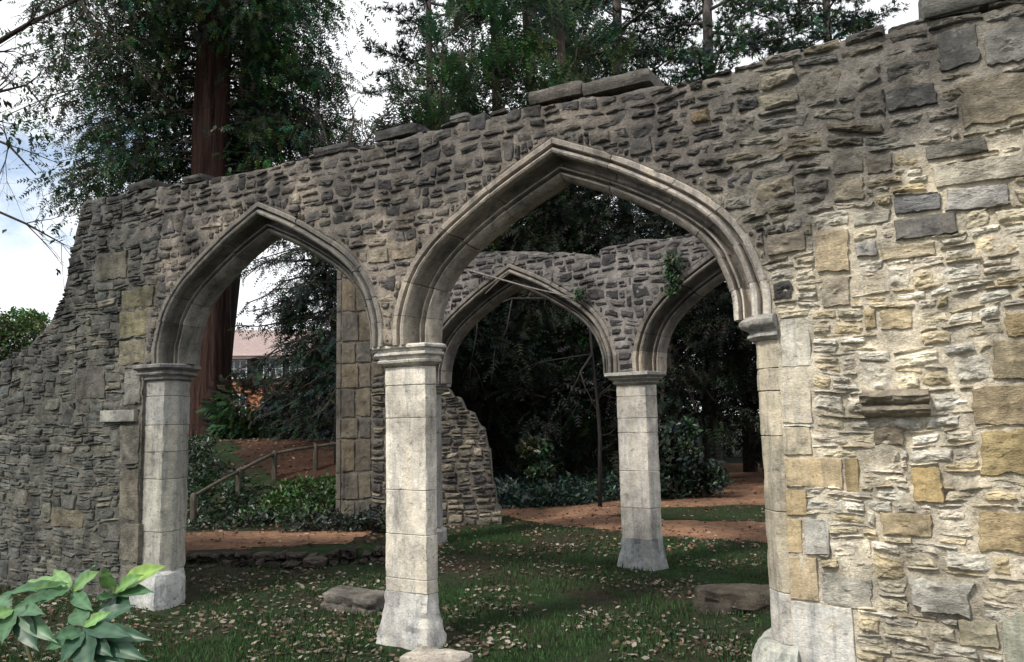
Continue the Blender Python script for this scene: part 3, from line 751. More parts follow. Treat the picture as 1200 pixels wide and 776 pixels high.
# ------------------------------------------------------------------ broken pier farther back
def pier_tint(u, z, rg):
    c = pick(rg, [(.14, .125, .105), (.10, .092, .085), (.19, .165, .13), (.24, .21, .165), (.08, .075, .075)]); k = rg.uniform(.8, 1.2)
    return [x * k for x in c]
pier = Masonry('ruined_wall', 'broken rubble wall stump behind the middle pillar, tall end seen through the smaller arch', 'ruined wall', 0.0, 11.5, -2.64, -.20, [], 2.0,
               [(-2.7, 4.55), (-2.0, 4.5), (-1.75, 3.6), (-1.5, 2.9), (-1.12, 2.14), (-.97, 2.06), (-.90, 1.92), (-.80, 1.90), (-.72, 1.72), (-.60, 1.68), (-.52, 1.50), (-.44, 1.44), (-.40, 1.16), (-.35, 1.10), (-.335, .62), (-.29, .55), (-.27, .30), (-.2, .22)], pier_tint,
               lambda u, z: np.array((.16, .145, .125)), lambda u, z: ((.10, .28), (.06, .14)), base_u=-1.6, thick=.6)
for k, (za, zb) in enumerate([(.1, .42), (.43, .80), (.81, 1.30), (1.31, 1.62), (1.63, 2.05), (2.06, 2.42), (2.43, 2.75), (2.76, 3.2), (3.21, 3.7), (3.71, 4.2)]):
    sp = -2.36 + .05 * (k % 2)
    pier.block((-2.645, za, -2.57, zb), [(.13, .118, .105), (.155, .138, .122)][k % 2], h=.012)
    pier.block((-2.565, za, sp, zb), [(.155, .136, .108), (.125, .112, .095), (.175, .142, .10)][k % 3], square=.4, amp=.010, h=.02)
    pier.block((sp + .005, za, -2.12, zb), [(.145, .125, .10), (.12, .112, .10), (.16, .138, .105)][(k + 1) % 3], square=.3, amp=.010, h=.015)
pier.core([], amp=.012)
pier.lay([], gapw=lambda u, z: .009)

# ------------------------------------------------------------------ ground
def bank(x, y):
    return 1.05 * sstep(11.0, 15.2, y + 0.10 * (-x - 2)) * sstep(-1.0, -2.4, x) + 0.02 * max(0, y - 15) * sstep(-1.0, -3.0, x)
def gz(x, y):
    z = bank(x, y) + 0.13 * sstep(8.75, 9.0, y + .12 * n1(x, 3)) * sstep(-1.2, -1.9, x)
    z += 0.05 * sstep(10.5, 12.5, y) * sstep(-2.2, -1.2, x) * sstep(.6, -.2, x)
    return z + 0.02 * n1(x * .9, y * .9) + 0.006 * n1(x * 5, y * 5)
def sheet(name, mat, inside, x0, x1, y0, y1, st, dz, kind='structure', edge=0.0):
    """a ground sheet made of the grid cells whose centres are inside(x, y)"""
    xs = np.arange(x0, x1 + 1e-6, st); ys = np.arange(y0, y1 + 1e-6, st)
    idx = {}; V = []; Fc = []
    def vid(i, j):
        if (i, j) not in idx:
            x, y = xs[i] + edge * n1(xs[i] * 3, ys[j] * 3, 1), ys[j] + edge * n1(xs[i] * 3, ys[j] * 3, 8)
            idx[(i, j)] = len(V); V.append((x, y, gz(x, y) + dz))
        return idx[(i, j)]
    for i in range(len(xs) - 1):
        for j in range(len(ys) - 1):
            if inside(xs[i] + st / 2, ys[j] + st / 2):
                Fc.append((vid(i, j), vid(i + 1, j), vid(i + 1, j + 1), vid(i, j + 1)))
    return link(name, mesh_np(name, V, Fc, mat), kind=kind)
# one ground sheet out to the horizon
xs = np.unique(np.concatenate([np.array([-300, -200, -120, -70, -40, -28, -20]), np.arange(-15, 15.01, .25), np.array([20, 28, 40, 70, 120, 200, 300])]))
ys = np.unique(np.concatenate([np.array([-60, -30, -10]), np.arange(0, 26.01, .25), np.array([30, 38, 50, 80, 130, 220, 350])]))
V = [(x, y, gz(min(max(x, -15), 15), min(y, 26)) if y <= 26 else gz(min(max(x, -15), 15), 26)) for y in ys for x in xs]
nx = len(xs); Fq = np.array([(j * nx + i, j * nx + i + 1, (j + 1) * nx + i + 1, (j + 1) * nx + i) for j in range(len(ys) - 1) for i in range(nx - 1)])
link('ground', mesh_np('ground', V, Fq, M_TURF), kind='structure')
def in_poly(x, y, P):
    c = False; n = len(P)
    for i in range(n):
        (x0, y0), (x1, y1) = P[i], P[(i + 1) % n]
        if (y0 > y) != (y1 > y) and x < (x1 - x0) * (y - y0) / (y1 - y0) + x0: c = not c
    return c
PATH_R = [(-.35, 12.3), (1.1, 11.0), (1.85, 10.3), (3.0, 9.55), (5, 8.3), (9, 6.0), (12, 6), (12, 24), (6.5, 24), (3.6, 17.5), (2.1, 14.5), (-.2, 13.3)]
ISLE = [(1.42, 12.35), (2.2, 11.75), (3.58, 11.35), (6, 10.2), (7.5, 10.5), (7, 12.6), (4.32, 13.4), (2.4, 13.2)]
PATH_L = [(-9, 9.25), (-3.4, 9.1), (-2.0, 9.35), (-1.9, 10.3), (-3.0, 10.5), (-9, 10.4)]
RAMP = [(-2.7, 12.3), (-2.9, 15.5), (-6.0, 16.3), (-5.0, 14.0), (-4.0, 12.9)]
sheet('path', M_PATH, lambda x, y: in_poly(x, y, PATH_R), -1, 12, 6, 24, .12, .006, edge=.10)
sheet('path', M_PATH, lambda x, y: in_poly(x, y, PATH_L), -9, -1.5, 8.8, 11, .1, .006, edge=.08)
sheet('earth_bank', M_EARTH, lambda x, y: in_poly(x, y, RAMP), -7, -2, 11.5, 17, .15, .008, edge=.12)
sheet('lawn', M_TURF, lambda x, y: in_poly(x, y, ISLE), 1, 8, 10, 14, .12, .011, edge=.08)

def scatter(tV, tF, O, Rm, S):
    """template verts tV (m,3) & tris tF put at origins O (n,3), rotations Rm (n,3,3), scales S (n,)"""
    n, m = len(O), len(tV)
    W = np.einsum('nij,mj->nmi', Rm, tV) * S[:, None, None] + O[:, None, :]
    Fc = (tF[None] + (np.arange(n) * m)[:, None, None]).reshape(-1, tF.shape[1])
    return W.reshape(-1, 3), Fc
def frames(D, roll, up=(0, 0, 1.0)):
    """rotation with local X along D and local Z near up, then rolled about X"""
    D = D / (np.linalg.norm(D, axis=1, keepdims=True) + 1e-9); U = np.tile(np.array(up), (len(D), 1))
    Y = np.cross(U, D); ny = np.linalg.norm(Y, axis=1, keepdims=True); Y = np.where(ny < 1e-3, np.array([[0, 1.0, 0]]), Y / np.maximum(ny, 1e-3)); Z = np.cross(D, Y)
    c, s_ = np.cos(roll)[:, None], np.sin(roll)[:, None]
    return np.stack([D, Y * c + Z * s_, -Y * s_ + Z * c], axis=2)
def per(t, m): return np.repeat(t, m, axis=0)

def on_soil(x, y): return fbm(x * .9 + 5, y * .9, 0, 1.0, 3) > .22 or (1.2 < x < 3.2 and 4.4 < y < 6.2 and fbm(x, y, 4, 1.2, 3) > -.25) or (x < -1.3 and 6.6 < y < 8.7 and fbm(x, y, 6, 1.0, 3) > -.1)
def lawn_ok(x, y):
    if y > 8.8 and x < -1.5: return False
    if in_poly(x, y, PATH_R) and not in_poly(x, y, ISLE): return False
    P = front.pl; d = x * P.n[0] + y * P.n[1] - P.dist; u = x * P.w[0] + y * P.w[1]
    if -.05 < d < .5 and (u < -6.05 or u > -.95 or -3.75 < u < -3.25): return False
    return True
# grass blades
pts = []
for k in range(140000):
    y = 4.0 + 9.5 * random.random() ** 1.5; x = random.uniform(-.72, .72) * y
    if not lawn_ok(x, y): continue
    if on_soil(x, y) and random.random() < .8: continue
    pts.append((x, y, gz(x, y) - .003))
O = np.array(pts); n = len(O)
th = rng.uniform(0, 2 * np.pi, n); lean = rng.uniform(0, .5, n)
D = np.stack([np.cos(th) * lean, np.sin(th) * lean, np.ones(n)], 1)
bl = np.array([[0, -.004, 0], [0, .004, 0], [.5, .0035, .004], [1.0, 0, .02]]) * np.array([.05, 1.0, .6])
bl[:, 1] *= 1.2
Vg, Fg = scatter(bl, np.array([[0, 1, 2], [0, 2, 3]]), O, frames(D, rng.uniform(0, 6.28, n), (0.3, .2, .1)), rng.uniform(.5, 1.15, n))
tg = np.array([.021, .062, .019]) * rng.uniform(.6, 1.5, (n, 1)) + np.array([.016, .004, 0]) * rng.uniform(0, 1, (n, 1))
o = link('grass', mesh_np('grass', Vg, Fg, M_GRASS, per(tg, 4), False), kind='stuff'); tag(o, 'short dark green lawn grass under and behind the arches', 'grass')

# fallen leaves
def litter(name, label, count, gen, smin, smax, cols):
    pts = []
    while len(pts) < count:
        x, y = gen()
        if x is None: continue
        pts.append((x, y, gz(x, y) + random.uniform(.004, .028)))
    O = np.array(pts); n = len(O)
    t = np.array([[-.5, 0, 0], [-.12, .27, .05], [.2, .22, .07], [.5, 0, .12], [.2, -.22, .07], [-.12, -.27, .05], [0, 0, 0]])
    tf = np.array([[0, 6, 1], [1, 6, 2], [2, 6, 3], [3, 6, 4], [4, 6, 5], [5, 6, 0]])[:, ::-1]
    th = rng.uniform(0, 2 * np.pi, n); D = np.stack([np.cos(th), np.sin(th), rng.normal(0, .28, n)], 1)
    V, Fc = scatter(t, tf, O, frames(D, rng.normal(0, .5, n)), rng.uniform(smin, smax, n))
    c = np.array(cols)[rng.integers(0, len(cols), n)] * rng.uniform(.6, 1.25, (n, 1))
    o = link(name, mesh_np(name, V, Fc, M_LITTER, per(c, 7), False), kind='stuff'); tag(o, label, 'leaves')
def gen_lawn():
    y = 4.0 + 7.5 * random.random() ** 1.4; x = random.uniform(-.7, .7) * y
    if not lawn_ok(x, y): return None, None
    f = fbm(x * 1.1 + 2, y * 1.1, 3, 1.0, 3)
    if random.random() > .42 + 1.9 * f + (.30 if x < -.8 else 0): return None, None
    return x, y
litter('fallen_leaves', 'pale brown fallen leaves scattered over the dark lawn', 12000, gen_lawn, .024, .060,
       [(.20, .165, .125), (.14, .10, .07), (.27, .245, .20), (.09, .06, .042), (.06, .043, .033), (.22, .19, .15), (.12, .075, .048)])
def gen_back():
    x, y = random.uniform(-6.5, 7), random.uniform(9, 19)
    if x > 2.2 and random.random() < .4: return None, None
    return x, y
litter('fallen_leaves', 'brown leaf litter on the bank and paths behind the ruins', 4200, gen_back, .04, .085, [(.20, .10, .06), (.14, .07, .045), (.25, .17, .12), (.10, .055, .04)])

# ------------------------------------------------------------------ loose blocks of masonry
def loose(name, label, loc, rz, sx, sy, sz, col, seed, tilt=0.0, cat='stone block', amp=.02):
    plan = [(-sx / 2, -sy / 2, -1, -1), (sx * .1, -sy * .56, 0, -1), (sx / 2, -sy * .42, 1, -1), (sx * .46, sy / 2, 1, 1), (-sx * .1, sy * .45, 0, 1), (-sx * .52, sy * .4, -1, 1)]
    V, Fc = loft(plan, [(-.08, .02), (0, .012), (sz * .4, .008), (sz * .5, -.006), (sz * .8, .0), (sz - .012, -.004), (sz, -.02)], 7, .025, amp, 5, seed)
    V = rough(V, amp * .35, 22, seed + 3)
    V[:, 2] += .5 * amp * np.array([fbm(v[0], v[1], seed, 6, 4) if v[2] > .05 else 0 for v in V])
    V[:, 2] += V[:, 0] * tilt
    o = link(name, mesh_np(name, V, Fc, M_STONE, col, True, 40)); o.location = loc; o.rotation_euler = (0, 0, rz)
    tag(o, label, cat); return o
p = at(414, 716, 6.6); loose('fallen_block', 'pale weathered stone block lying on the lawn left of the middle pillar', (-1.36, 6.75, -.03), R(-24), .50, .32, .165, (.17, .155, .135), 4, tilt=-.10, amp=.04)
p = at(862, 716, 6.4); loose('fallen_block', 'long dark mossy stone slab lying in front of the right jamb', (1.97, 6.45, -.02), R(-6), 1.0, .28, .19, (.070, .060, .048), 17, amp=.05)
loose('fallen_block', 'rough broken stone lying at the foot of the middle pillar', (-.52, 5.16, -.07), R(-26), .44, .24, .16, (.40, .36, .31), 31, amp=.03)
# dark rough edging between lawn and left-hand path
edg = thing('stone_edging', 'low dark rough stone edging between the lawn and the left path', 'edging', (-3.4, 8.75, 0))
rg = random.Random(5)
for row in range(2):
    x = -6.6 + row * .1
    while x < -1.45:
        w_ = rg.uniform(.09, .30); h_ = rg.uniform(.06, .13)
        V, Fc = stone_geo(0, 0, w_, h_, .08, rg, 0, .1, 14, 3, .05, .002, rg.uniform(-.2, .2))
        V = V - np.array([0, 0, 0]); o = link('edging_stone', mesh_np('edging_stone', V, Fc, M_STONE, np.array((.048, .040, .034)) * rg.uniform(.6, 1.9), True, 40), edg)
        o.location = (x + 3.4, rg.uniform(-.06, .06) + .10 * row + .12 * n1(x, 3), -.035 + .07 * row + rg.uniform(-.015, .02)); x += w_ + .005

# ------------------------------------------------------------------ vegetation
def sprig_template(k=7, L=1.0, w=.34, droop=.10, tw=.10):
    V = []; Fc = []
    for i in range(k):
        t = (i + .6) / k; x = t * L * .92; zz = -droop * t * t; ln = w * (1 - .55 * t)
        for s in (1, -1):
            b = len(V); V += [(x - .05, 0, zz), (x + tw, s * .02, zz), (x + ln * .75, s * ln, zz - .04 * (i % 2) - .02)]
            Fc.append((b, b + 1, b + 2) if s > 0 else (b, b + 2, b + 1))
    b = len(V); V += [(0, -.02, 0), (0, .02, 0), (L, 0, -droop)]; Fc.append((b, b + 1, b + 2))
    return np.array(V), np.array(Fc)
def tuft_template(k=16, seed=1):
    r = random.Random(seed); V = []; Fc = []
    for i in range(k):
        th = r.uniform(0, 6.28); e = r.uniform(-.2, 1.1); d = np.array([math.cos(e), math.sin(e) * math.cos(th), math.sin(e) * math.sin(th)]) * r.uniform(.7, 1.1)
        q = np.array([-d[1], d[0], .2]); q /= np.linalg.norm(q); b = len(V)
        V += [tuple(q * .055), tuple(-q * .055), tuple(d)]; Fc.append((b, b + 1, b + 2))
    return np.array(V), np.array(Fc)
def leaf_template():
    return np.array([[0, 0, 0], [.45, .24, .03], [1, 0, -.12], [.45, -.24, .03]]), np.array([[0, 2, 1], [0, 3, 2]])
SPRIG, TUFT, LEAF = sprig_template(), tuft_template(), leaf_template()
SPRAY = sprig_template(4, 1.0, .30, .12, .13)
CLUSTER = (lambda r: (np.concatenate([LEAF[0] @ np.array(Matrix.Rotation(r.uniform(0, 6.28), 3, 'Z') @ Matrix.Rotation(r.uniform(-1, 1), 3, 'Y')).T * r.uniform(.5, 1) + np.array([r.uniform(-.4, .4) for _ in range(3)]) for _ in range(5)]),
                      np.concatenate([LEAF[1] + 4 * i for i in range(5)])))(random.Random(3))
class Crown:
    def __init__(s): s.O, s.D, s.S, s.C = [], [], [], []
    def add(s, o, d, sc, c): s.O.append(o); s.D.append(d); s.S.append(sc); s.C.append(c)
    def mesh(s, name, tpl, mat=None):
        O, D, S, C = (np.array(q, float) for q in (s.O, s.D, s.S, s.C)); n = len(O)
        V, Fc = scatter(tpl[0], tpl[1], O, frames(D, rng.normal(0, .7, n)), S)
        return mesh_np(name, V, Fc, mat or M_FOLI, per(C, len(tpl[0])), False)
def shade(base, r, lo=.55, hi=1.5): return [c * r.uniform(lo, hi) for c in base]
def limb_path(r, p0, az, L, rise, droop, k=7, wob=.06):
    P = []; d = np.array([math.cos(az), math.sin(az), 0])
    for i in range(k):
        t = i / (k - 1)
        P.append(np.array(p0) + d * L * t + np.array([0, 0, L * (rise * t - droop * t * t)]) + np.array([r.uniform(-1, 1) * wob * L * t * .6 for _ in range(3)]))
    return P
def tree(name, label, cat, loc, h, r0, r1, z0, nb, Lf, rise, droop, col, tpl, ssize, dens, bark, seed, kind='conifer', lean=(0, 0), group=None, flare=1.25, twig=.3, azr=None, zmax=None, trunk_k=12, hang=.4, minz=None, limb_r=.05, avoid=0, clump=0, rcut=0.0):
    """trunk with limbs (one mesh), crown of leaf-sized faces along the limbs (one mesh)"""
    r = random.Random(seed); t = thing(name, label, cat, loc, 0, group)
    A = Acc(); B = Acc(); K = 26 if trunk_k > 16 else 14; P = []; Rr = []
    for i in range(K):
        q = i / (K - 1); z = q ** 1.3 * h - .2
        P.append((lean[0] * z + .02 * h * .3 * n1(z * .2, seed), lean[1] * z, z)); Rr.append((r0 + (r1 - r0) * q) * (1 + (flare - 1) * math.exp(-z / 0.9)))
    V, Fc = tube(P, Rr, trunk_k)
    for i in range(len(V)):
        V[i, :2] += (V[i, :2] - np.array([lean[0] * V[i, 2], lean[1] * V[i, 2]])) * (.10 * n1(V[i, 0] * 3, V[i, 1] * 3, V[i, 2] * .5 + seed) + (.11 * n1((i % trunk_k) * .9, V[i, 2] * .25, seed) if trunk_k > 16 else 0))
    A.add(V, Fc, (1, 1, 1))
    cr = Crown()
    for b in range(nb):
        z = z0 + ((zmax or h * .98) - z0) * ((b + r.random()) / nb); q = z / h
        az = r.uniform(*azr) if azr else b * 2.4 + r.uniform(-.5, .5)
        if avoid and math.sin(az) < -.35 and z < avoid: az = az + math.pi * r.uniform(.5, 1.5)
        if avoid and math.sin(az) < -.35 and z < avoid: continue
        L = Lf(q) * r.uniform(.75, 1.15) * (1 - rcut * max(0, math.cos(az)))
        P = limb_path(r, (lean[0] * z, lean[1] * z, z), az, L, rise + r.uniform(-.1, .1), droop * r.uniform(.7, 1.3))
        rr = [max(.012, limb_r * L / 3 * (1 - .85 * i / 6)) for i in range(7)]
        V, Fc = tube(P, rr, 5); B.add(V, Fc, (1, 1, 1))
        for q_ in ((.45, .62, .8, .98) if clump else ()):
            i = min(int(q_ * 6), 5); c0 = P[i] + (P[i + 1] - P[i]) * (q_ * 6 - i) + np.array([r.gauss(0, .25), r.gauss(0, .25), -.1]); cc = shade(col, r, .6, 1.5)
            for _ in range(clump):
                g_ = np.array([r.gauss(0, .36), r.gauss(0, .36), r.gauss(-.1, .24)])
                cr.add(c0 + g_, g_ + np.array([r.uniform(-.3, .3), r.uniform(-.3, .3), -.25]), ssize * r.uniform(.7, 1.3), shade(cc, r))
        nt = max(3, int(L * dens))
        for k in range(nt):
            tt = .18 + .82 * (k + r.random()) / nt; i = min(int(tt * 6), 5); f = tt * 6 - i
            p = P[i] * (1 - f) + P[i + 1] * f; d = P[i + 1] - P[i]; d /= np.linalg.norm(d) + 1e-9
            side = np.cross(d, [0, 0, 1]) * (1 if k % 2 else -1)
            dd = d * r.uniform(.2, .9) + side * r.uniform(.4, 1.1) + np.array([0, 0, r.uniform(-hang, .15)])
            TL = twig * L * (1.15 - tt) * r.uniform(.5, 1.2) + .15; m = max(2, int(TL / (ssize * .42)))
            cc = shade(col, r, .7, 1.3)
            if r.random() < .25: V, Fc = tube([p, p + dd * TL * .9 + np.array([0, 0, -hang * .2 * TL])], [.016, .006], 4); B.add(V, Fc, (1, 1, 1))
            for j in range(m):
                s_ = (j + .5) / m; o = p + dd * TL * s_ + np.array([r.uniform(-.06, .06), r.uniform(-.06, .06), -hang * .5 * TL * s_ * s_ + r.uniform(-.05, .05)])
                if minz and o[2] < minz: continue
                cr.add(o, dd * .7 + np.array([r.uniform(-.7, .7), r.uniform(-.7, .7), r.uniform(-hang * 1.6, .3)]), ssize * r.uniform(.7, 1.3), shade(cc, r))
    tk = link('trunk', A.mesh('trunk', bark), t)
    link('limbs', B.mesh('limbs', M_PINEBARK if bark is M_PINEBARK else M_BARK), tk)
    link('crown', cr.mesh('crown', tpl), t)
    return t
def bushy(name, label, cat, loc, blobs, n, col, tpl, ssize, bark, seed, trunk_r=.15, trunk_h=2.0, group=None, mat=None, limbs=True, shell=.55, up=0.0):
    """crown filled with leaf clumps: blobs = [(x, y, z, rx, ry, rz)]"""
    r = random.Random(seed); t = thing(name, label, cat, loc, 0, group); A = Acc()
    V, Fc = tube([(0, 0, -.2), (.02, 0, trunk_h * .5), (-.03, .03, trunk_h)], [trunk_r * 1.3, trunk_r, trunk_r * .7], 9); A.add(V, Fc, (1, 1, 1))
    cr = Crown(); vol = [(b[3] * b[4] * b[5]) ** .75 for b in blobs]; tot = sum(vol)
    for b, v in zip(blobs, vol):
        if limbs and math.hypot(b[0], b[1]) > .25:
            V, Fc = tube([(0, 0, min(trunk_h * .7, b[2])), (b[0] * .5, b[1] * .5, (trunk_h * .7 + b[2]) / 2), (b[0], b[1], b[2])], [trunk_r * .5, trunk_r * .35, .02], 5); A.add(V, Fc, (1, 1, 1))
        nc = max(4, int(14 * v / tot * len(blobs)))
        cl = []
        for k in range(nc):
            d = np.array([r.gauss(0, 1) for _ in range(3)]); d /= np.linalg.norm(d); cl.append((d, r.uniform(.75, 1.0), shade(col, r, .6, 1.45)))
        for k in range(int(n * v / tot)):
            d, q, cc = pick(r, cl)
            e = d + np.array([r.gauss(0, .33) for _ in range(3)]); e /= np.linalg.norm(e)
            q2 = q * (1 - shell * r.random() ** 2)
            o = np.array([b[0] + e[0] * b[3] * q2, b[1] + e[1] * b[4] * q2, b[2] + e[2] * b[5] * q2])
            cr.add(o, e + np.array([r.uniform(-.8, .8), r.uniform(-.8, .8), r.uniform(-.9, .5) + up]), ssize * r.uniform(.6, 1.35), shade(cc, r, .7, 1.35))
    link('trunk', A.mesh('trunk', bark), t); link('crown', cr.mesh('crown', tpl, mat), t)
    return t

GREEN_D = (.022, .036, .020); GREEN_B = (.016, .030, .021); GREEN_L = (.05, .075, .028)
# giant red-barked conifer beyond the left arch, another behind it
p = at(240, 540, 18.0)
tree('giant_conifer', 'huge red barked conifer towering behind the left end of the wall', 'tree', (p[0], p[1], .75), 24, .53, .28, 6.5, 118, lambda q: 5.9 - 4.2 * q, .18, .34, (.040, .072, .034), SPRAY, .29, 7, M_REDBARK, 3, flare=1.35, hang=.6, twig=.34, zmax=13.8, trunk_k=44, limb_r=.03, avoid=9.3, clump=30, rcut=.34)
p = at(243, 535, 21.0)
tree('conifer_tree', 'dark trunked conifer standing just behind the huge red barked one', 'tree', (p[0], p[1], 1.0), 20, .42, .22, 9.0, 60, lambda q: 3.9 - 2.6 * q, .10, .32, (.036, .062, .032), SPRAY, .25, 9.0, M_BARK, 8, hang=.7, lean=(.095, 0), zmax=16)
# dark cedar right behind the tall end of the back wall stump
p = at(392, 560, 15.5)
tree('conifer_tree', 'low dark conifer seen through the smaller arch beside the broken wall', 'tree', (p[0] + .35, p[1], .9), 6.3, .14, .04, .5, 120, lambda q: 1.5 + 3.0 * q * (1 - q), .05, .28, GREEN_B, SPRAY, .19, 10.5, M_BARK, 12, hang=.5)
p = at(392, 560, 16.6)
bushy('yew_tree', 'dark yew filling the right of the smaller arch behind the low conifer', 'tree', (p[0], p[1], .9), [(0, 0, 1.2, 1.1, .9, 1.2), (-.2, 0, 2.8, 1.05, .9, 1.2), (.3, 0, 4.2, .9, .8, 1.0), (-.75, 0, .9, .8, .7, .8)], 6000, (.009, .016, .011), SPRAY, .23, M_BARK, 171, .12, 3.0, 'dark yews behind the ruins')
# upright cypresses above the crown of the wall
for k, (px, d, h, lab) in enumerate([(512, 19, 11.6, 'leftmost dense upright evergreen rising above the wall between conifer and pines'), (548, 20.2, 14.2, 'middle dense upright evergreen left of the big arch apex'), (632, 21.0, 17.5, 'dense upright evergreen between the arch apex and the coping stones'), (590, 20.5, 16.5, 'tallest dense upright evergreen rising above the apex of the big arch'), (672, 19.5, 15.0, 'dense upright evergreen rising behind the flat coping stones')]):
    p = at(px, 540, d)
    rr_ = random.Random(300 + k); bl = [(rr_.uniform(-.45, .45), rr_.uniform(-.3, .3), h * (i + .6) / 9, 1.75 * (1 - (i / 9) ** 2.6) + .25, 1.4 * (1 - (i / 9) ** 2.2) + .2, h / 11) for i in range(9)]
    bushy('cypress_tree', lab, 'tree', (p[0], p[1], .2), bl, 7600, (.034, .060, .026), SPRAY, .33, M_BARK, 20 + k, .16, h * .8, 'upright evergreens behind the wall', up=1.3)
# pines high over the right half of the wall
for k, (px, d, ln, r0, lab, z0) in enumerate([(738, 24, (.004, 0), .27, 'dark straight trunked pine above the coping slabs', 9.2), (832, 23, (.035, 0), .28, 'pale grey leaning pine trunk above the right shoulder of the big arch', 9.0),
                                              (676, 27, (0, 0), .2, 'slim pine half hidden behind the upright evergreens', 10.0), (990, 27, (.02, 0), .25, 'pine crown overhanging the dark right part of the wall', 11.2)]):
    p = at(px, 480, d)
    tree('pine_tree', lab, 'tree', (p[0], p[1], .1), 19, r0, .12, z0, 36, lambda q: 4.8 - 2.0 * q, .10, .12, (.042, .076, .046), TUFT, .24, 9.0, M_PINEBARK, 40 + k, lean=ln, hang=.1, twig=.26, group='pines behind the wall', flare=1.15)
p = at(470, 480, 25); tree('pine_tree', 'small high pine crown in the sky gap over the middle pillar', 'tree', (p[0] + 1.0, p[1], .2), 17, .2, .1, 11.0, 20, lambda q: 2.6, .10, .12, (.028, .05, .034), TUFT, .24, 8, M_PINEBARK, 55, hang=.1, group='pines behind the wall')
# dark yews behind the rear arcade, the first pair added to shade the path
yew = [(6.3, 15.6, 7.2), (9.4, 14.6, 7.4), (-.9, 17.5, 5.6), (1.6, 19.5, 8.2), (3.6, 17.5, 8.0), (6.2, 20.5, 8.4), (9.5, 21.5, 7.2), (.4, 23.5, 9.4), (4.4, 24.5, 9.6), (-2.6, 20.5, 5.4)]
ylab = ['added yew shading the far end of the red path', 'added yew shading the path behind the right wall', 'yew with black green crown nearest behind the left rear arch', 'broad yew darkening the middle of the left rear arch', 'yew behind the slim rear pillar', 'spreading yew over the far end of the path', 'rightmost yew hidden mostly by the right wall', 'far yew deep in the shade of the left rear arch', 'far yew deep in the shade beyond the rear pillar', 'yew behind the broken back wall stump']
for k, (x, y, h) in enumerate(yew):
    r = random.Random(70 + k)
    bl = [(r.uniform(-1.6, 1.6), r.uniform(-1.2, 1.2), h * (.35 + .55 * r.random()), r.uniform(1.1, 1.7), r.uniform(1.0, 1.6), r.uniform(.8, 1.3)) for _ in range(9)] + [(0, 0, h * .55, 2.0, 1.8, h * .38)] + ([(r.uniform(-1.6, 1.6), r.uniform(-1.6, -.4), r.uniform(.9, 2.2), 1.2, .9, 1.0) for _ in range(3)] if k > 1 else [(-1.5, -.5, h * .6, 1.8, 1.6, 1.2), (-2.2, .6, h * .75, 1.6, 1.6, 1.0)])  # the added pair gets high overhanging blobs to block sky light over the path
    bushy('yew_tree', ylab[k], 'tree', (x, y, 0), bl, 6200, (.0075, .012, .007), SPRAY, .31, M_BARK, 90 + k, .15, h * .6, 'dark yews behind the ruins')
# dense evergreen hedge closing the view
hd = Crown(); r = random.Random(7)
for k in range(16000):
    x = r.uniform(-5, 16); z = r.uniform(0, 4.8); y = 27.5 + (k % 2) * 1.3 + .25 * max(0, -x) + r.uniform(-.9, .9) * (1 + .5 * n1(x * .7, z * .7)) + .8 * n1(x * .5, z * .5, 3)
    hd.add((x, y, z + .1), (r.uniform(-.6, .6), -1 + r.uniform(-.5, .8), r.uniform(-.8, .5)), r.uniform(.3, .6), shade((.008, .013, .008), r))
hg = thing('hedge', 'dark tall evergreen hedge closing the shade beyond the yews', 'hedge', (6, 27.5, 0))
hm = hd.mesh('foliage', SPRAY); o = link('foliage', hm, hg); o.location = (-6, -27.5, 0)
# shrubs
p = at(805, 545, 13.5); bushy('shrub', 'glossy dark leaved shrub right of the slim rear pillar', 'shrub', (p[0], 14.6, 0), [(0, 0, .7, .6, .5, .5), (.5, 0, .4, .5, .45, .35), (-.3, .1, 1.0, .4, .4, .35), (.2, 0, 1.15, .3, .3, .3), (-.5, -.1, .4, .4, .4, .35)], 1500, (.016, .031, .020), CLUSTER, .14, M_BARK, 150, .04, .6, mat=M_IVY)
p = at(622, 545, 21); bushy('shrub', 'small pale leaved shrub catching light deep under the trees', 'shrub', (.39, 15.6, 0), [(0, 0, .92, .36, .3, .22), (.1, 0, .5, .3, .3, .25)], 300, (.032, .048, .022), CLUSTER, .14, M_BARK, 151, .03, .6, mat=M_IVY)
p = at(296, 505, 17.5); bushy('shrub', 'light green bamboo like shrub on the bank left of the low conifer', 'shrub', (p[0], p[1], 1.0), [(0, 0, .9, 1.0, .7, .8), (.8, .1, .7, .8, .6, .6), (-.4, 0, .5, .7, .5, .5)], 2600, (.036, .054, .026), SPRIG, .20, M_BARK, 152, .04, .8)
p = at(22, 420, 24); bushy('deciduous_tree', 'light green tree beyond the low left end of the wall', 'tree', (p[0], p[1], .5), [(0, 0, 3.7, 1.4, 1.2, 1.1), (-1.2, 0, 4.1, 1.1, 1.0, 1.0), (.6, .3, 3.1, .8, .9, .9), (-.3, 0, 2.0, 1.6, 1.3, 1.0)], 6500, (.075, .115, .045), CLUSTER, .16, M_BARK, 153, .15, 2.6)
p = at(70, 420, 22); bushy('shrub', 'dark twiggy shrub behind the broken left shoulder of the wall', 'shrub', (p[0], p[1], .5), [(0, 0, 2.6, 1.0, .8, .75), (1.2, 0, 2.4, .9, .8, .8)], 1400, (.035, .05, .028), CLUSTER, .14, M_BARK, 154, .08, 2.0)
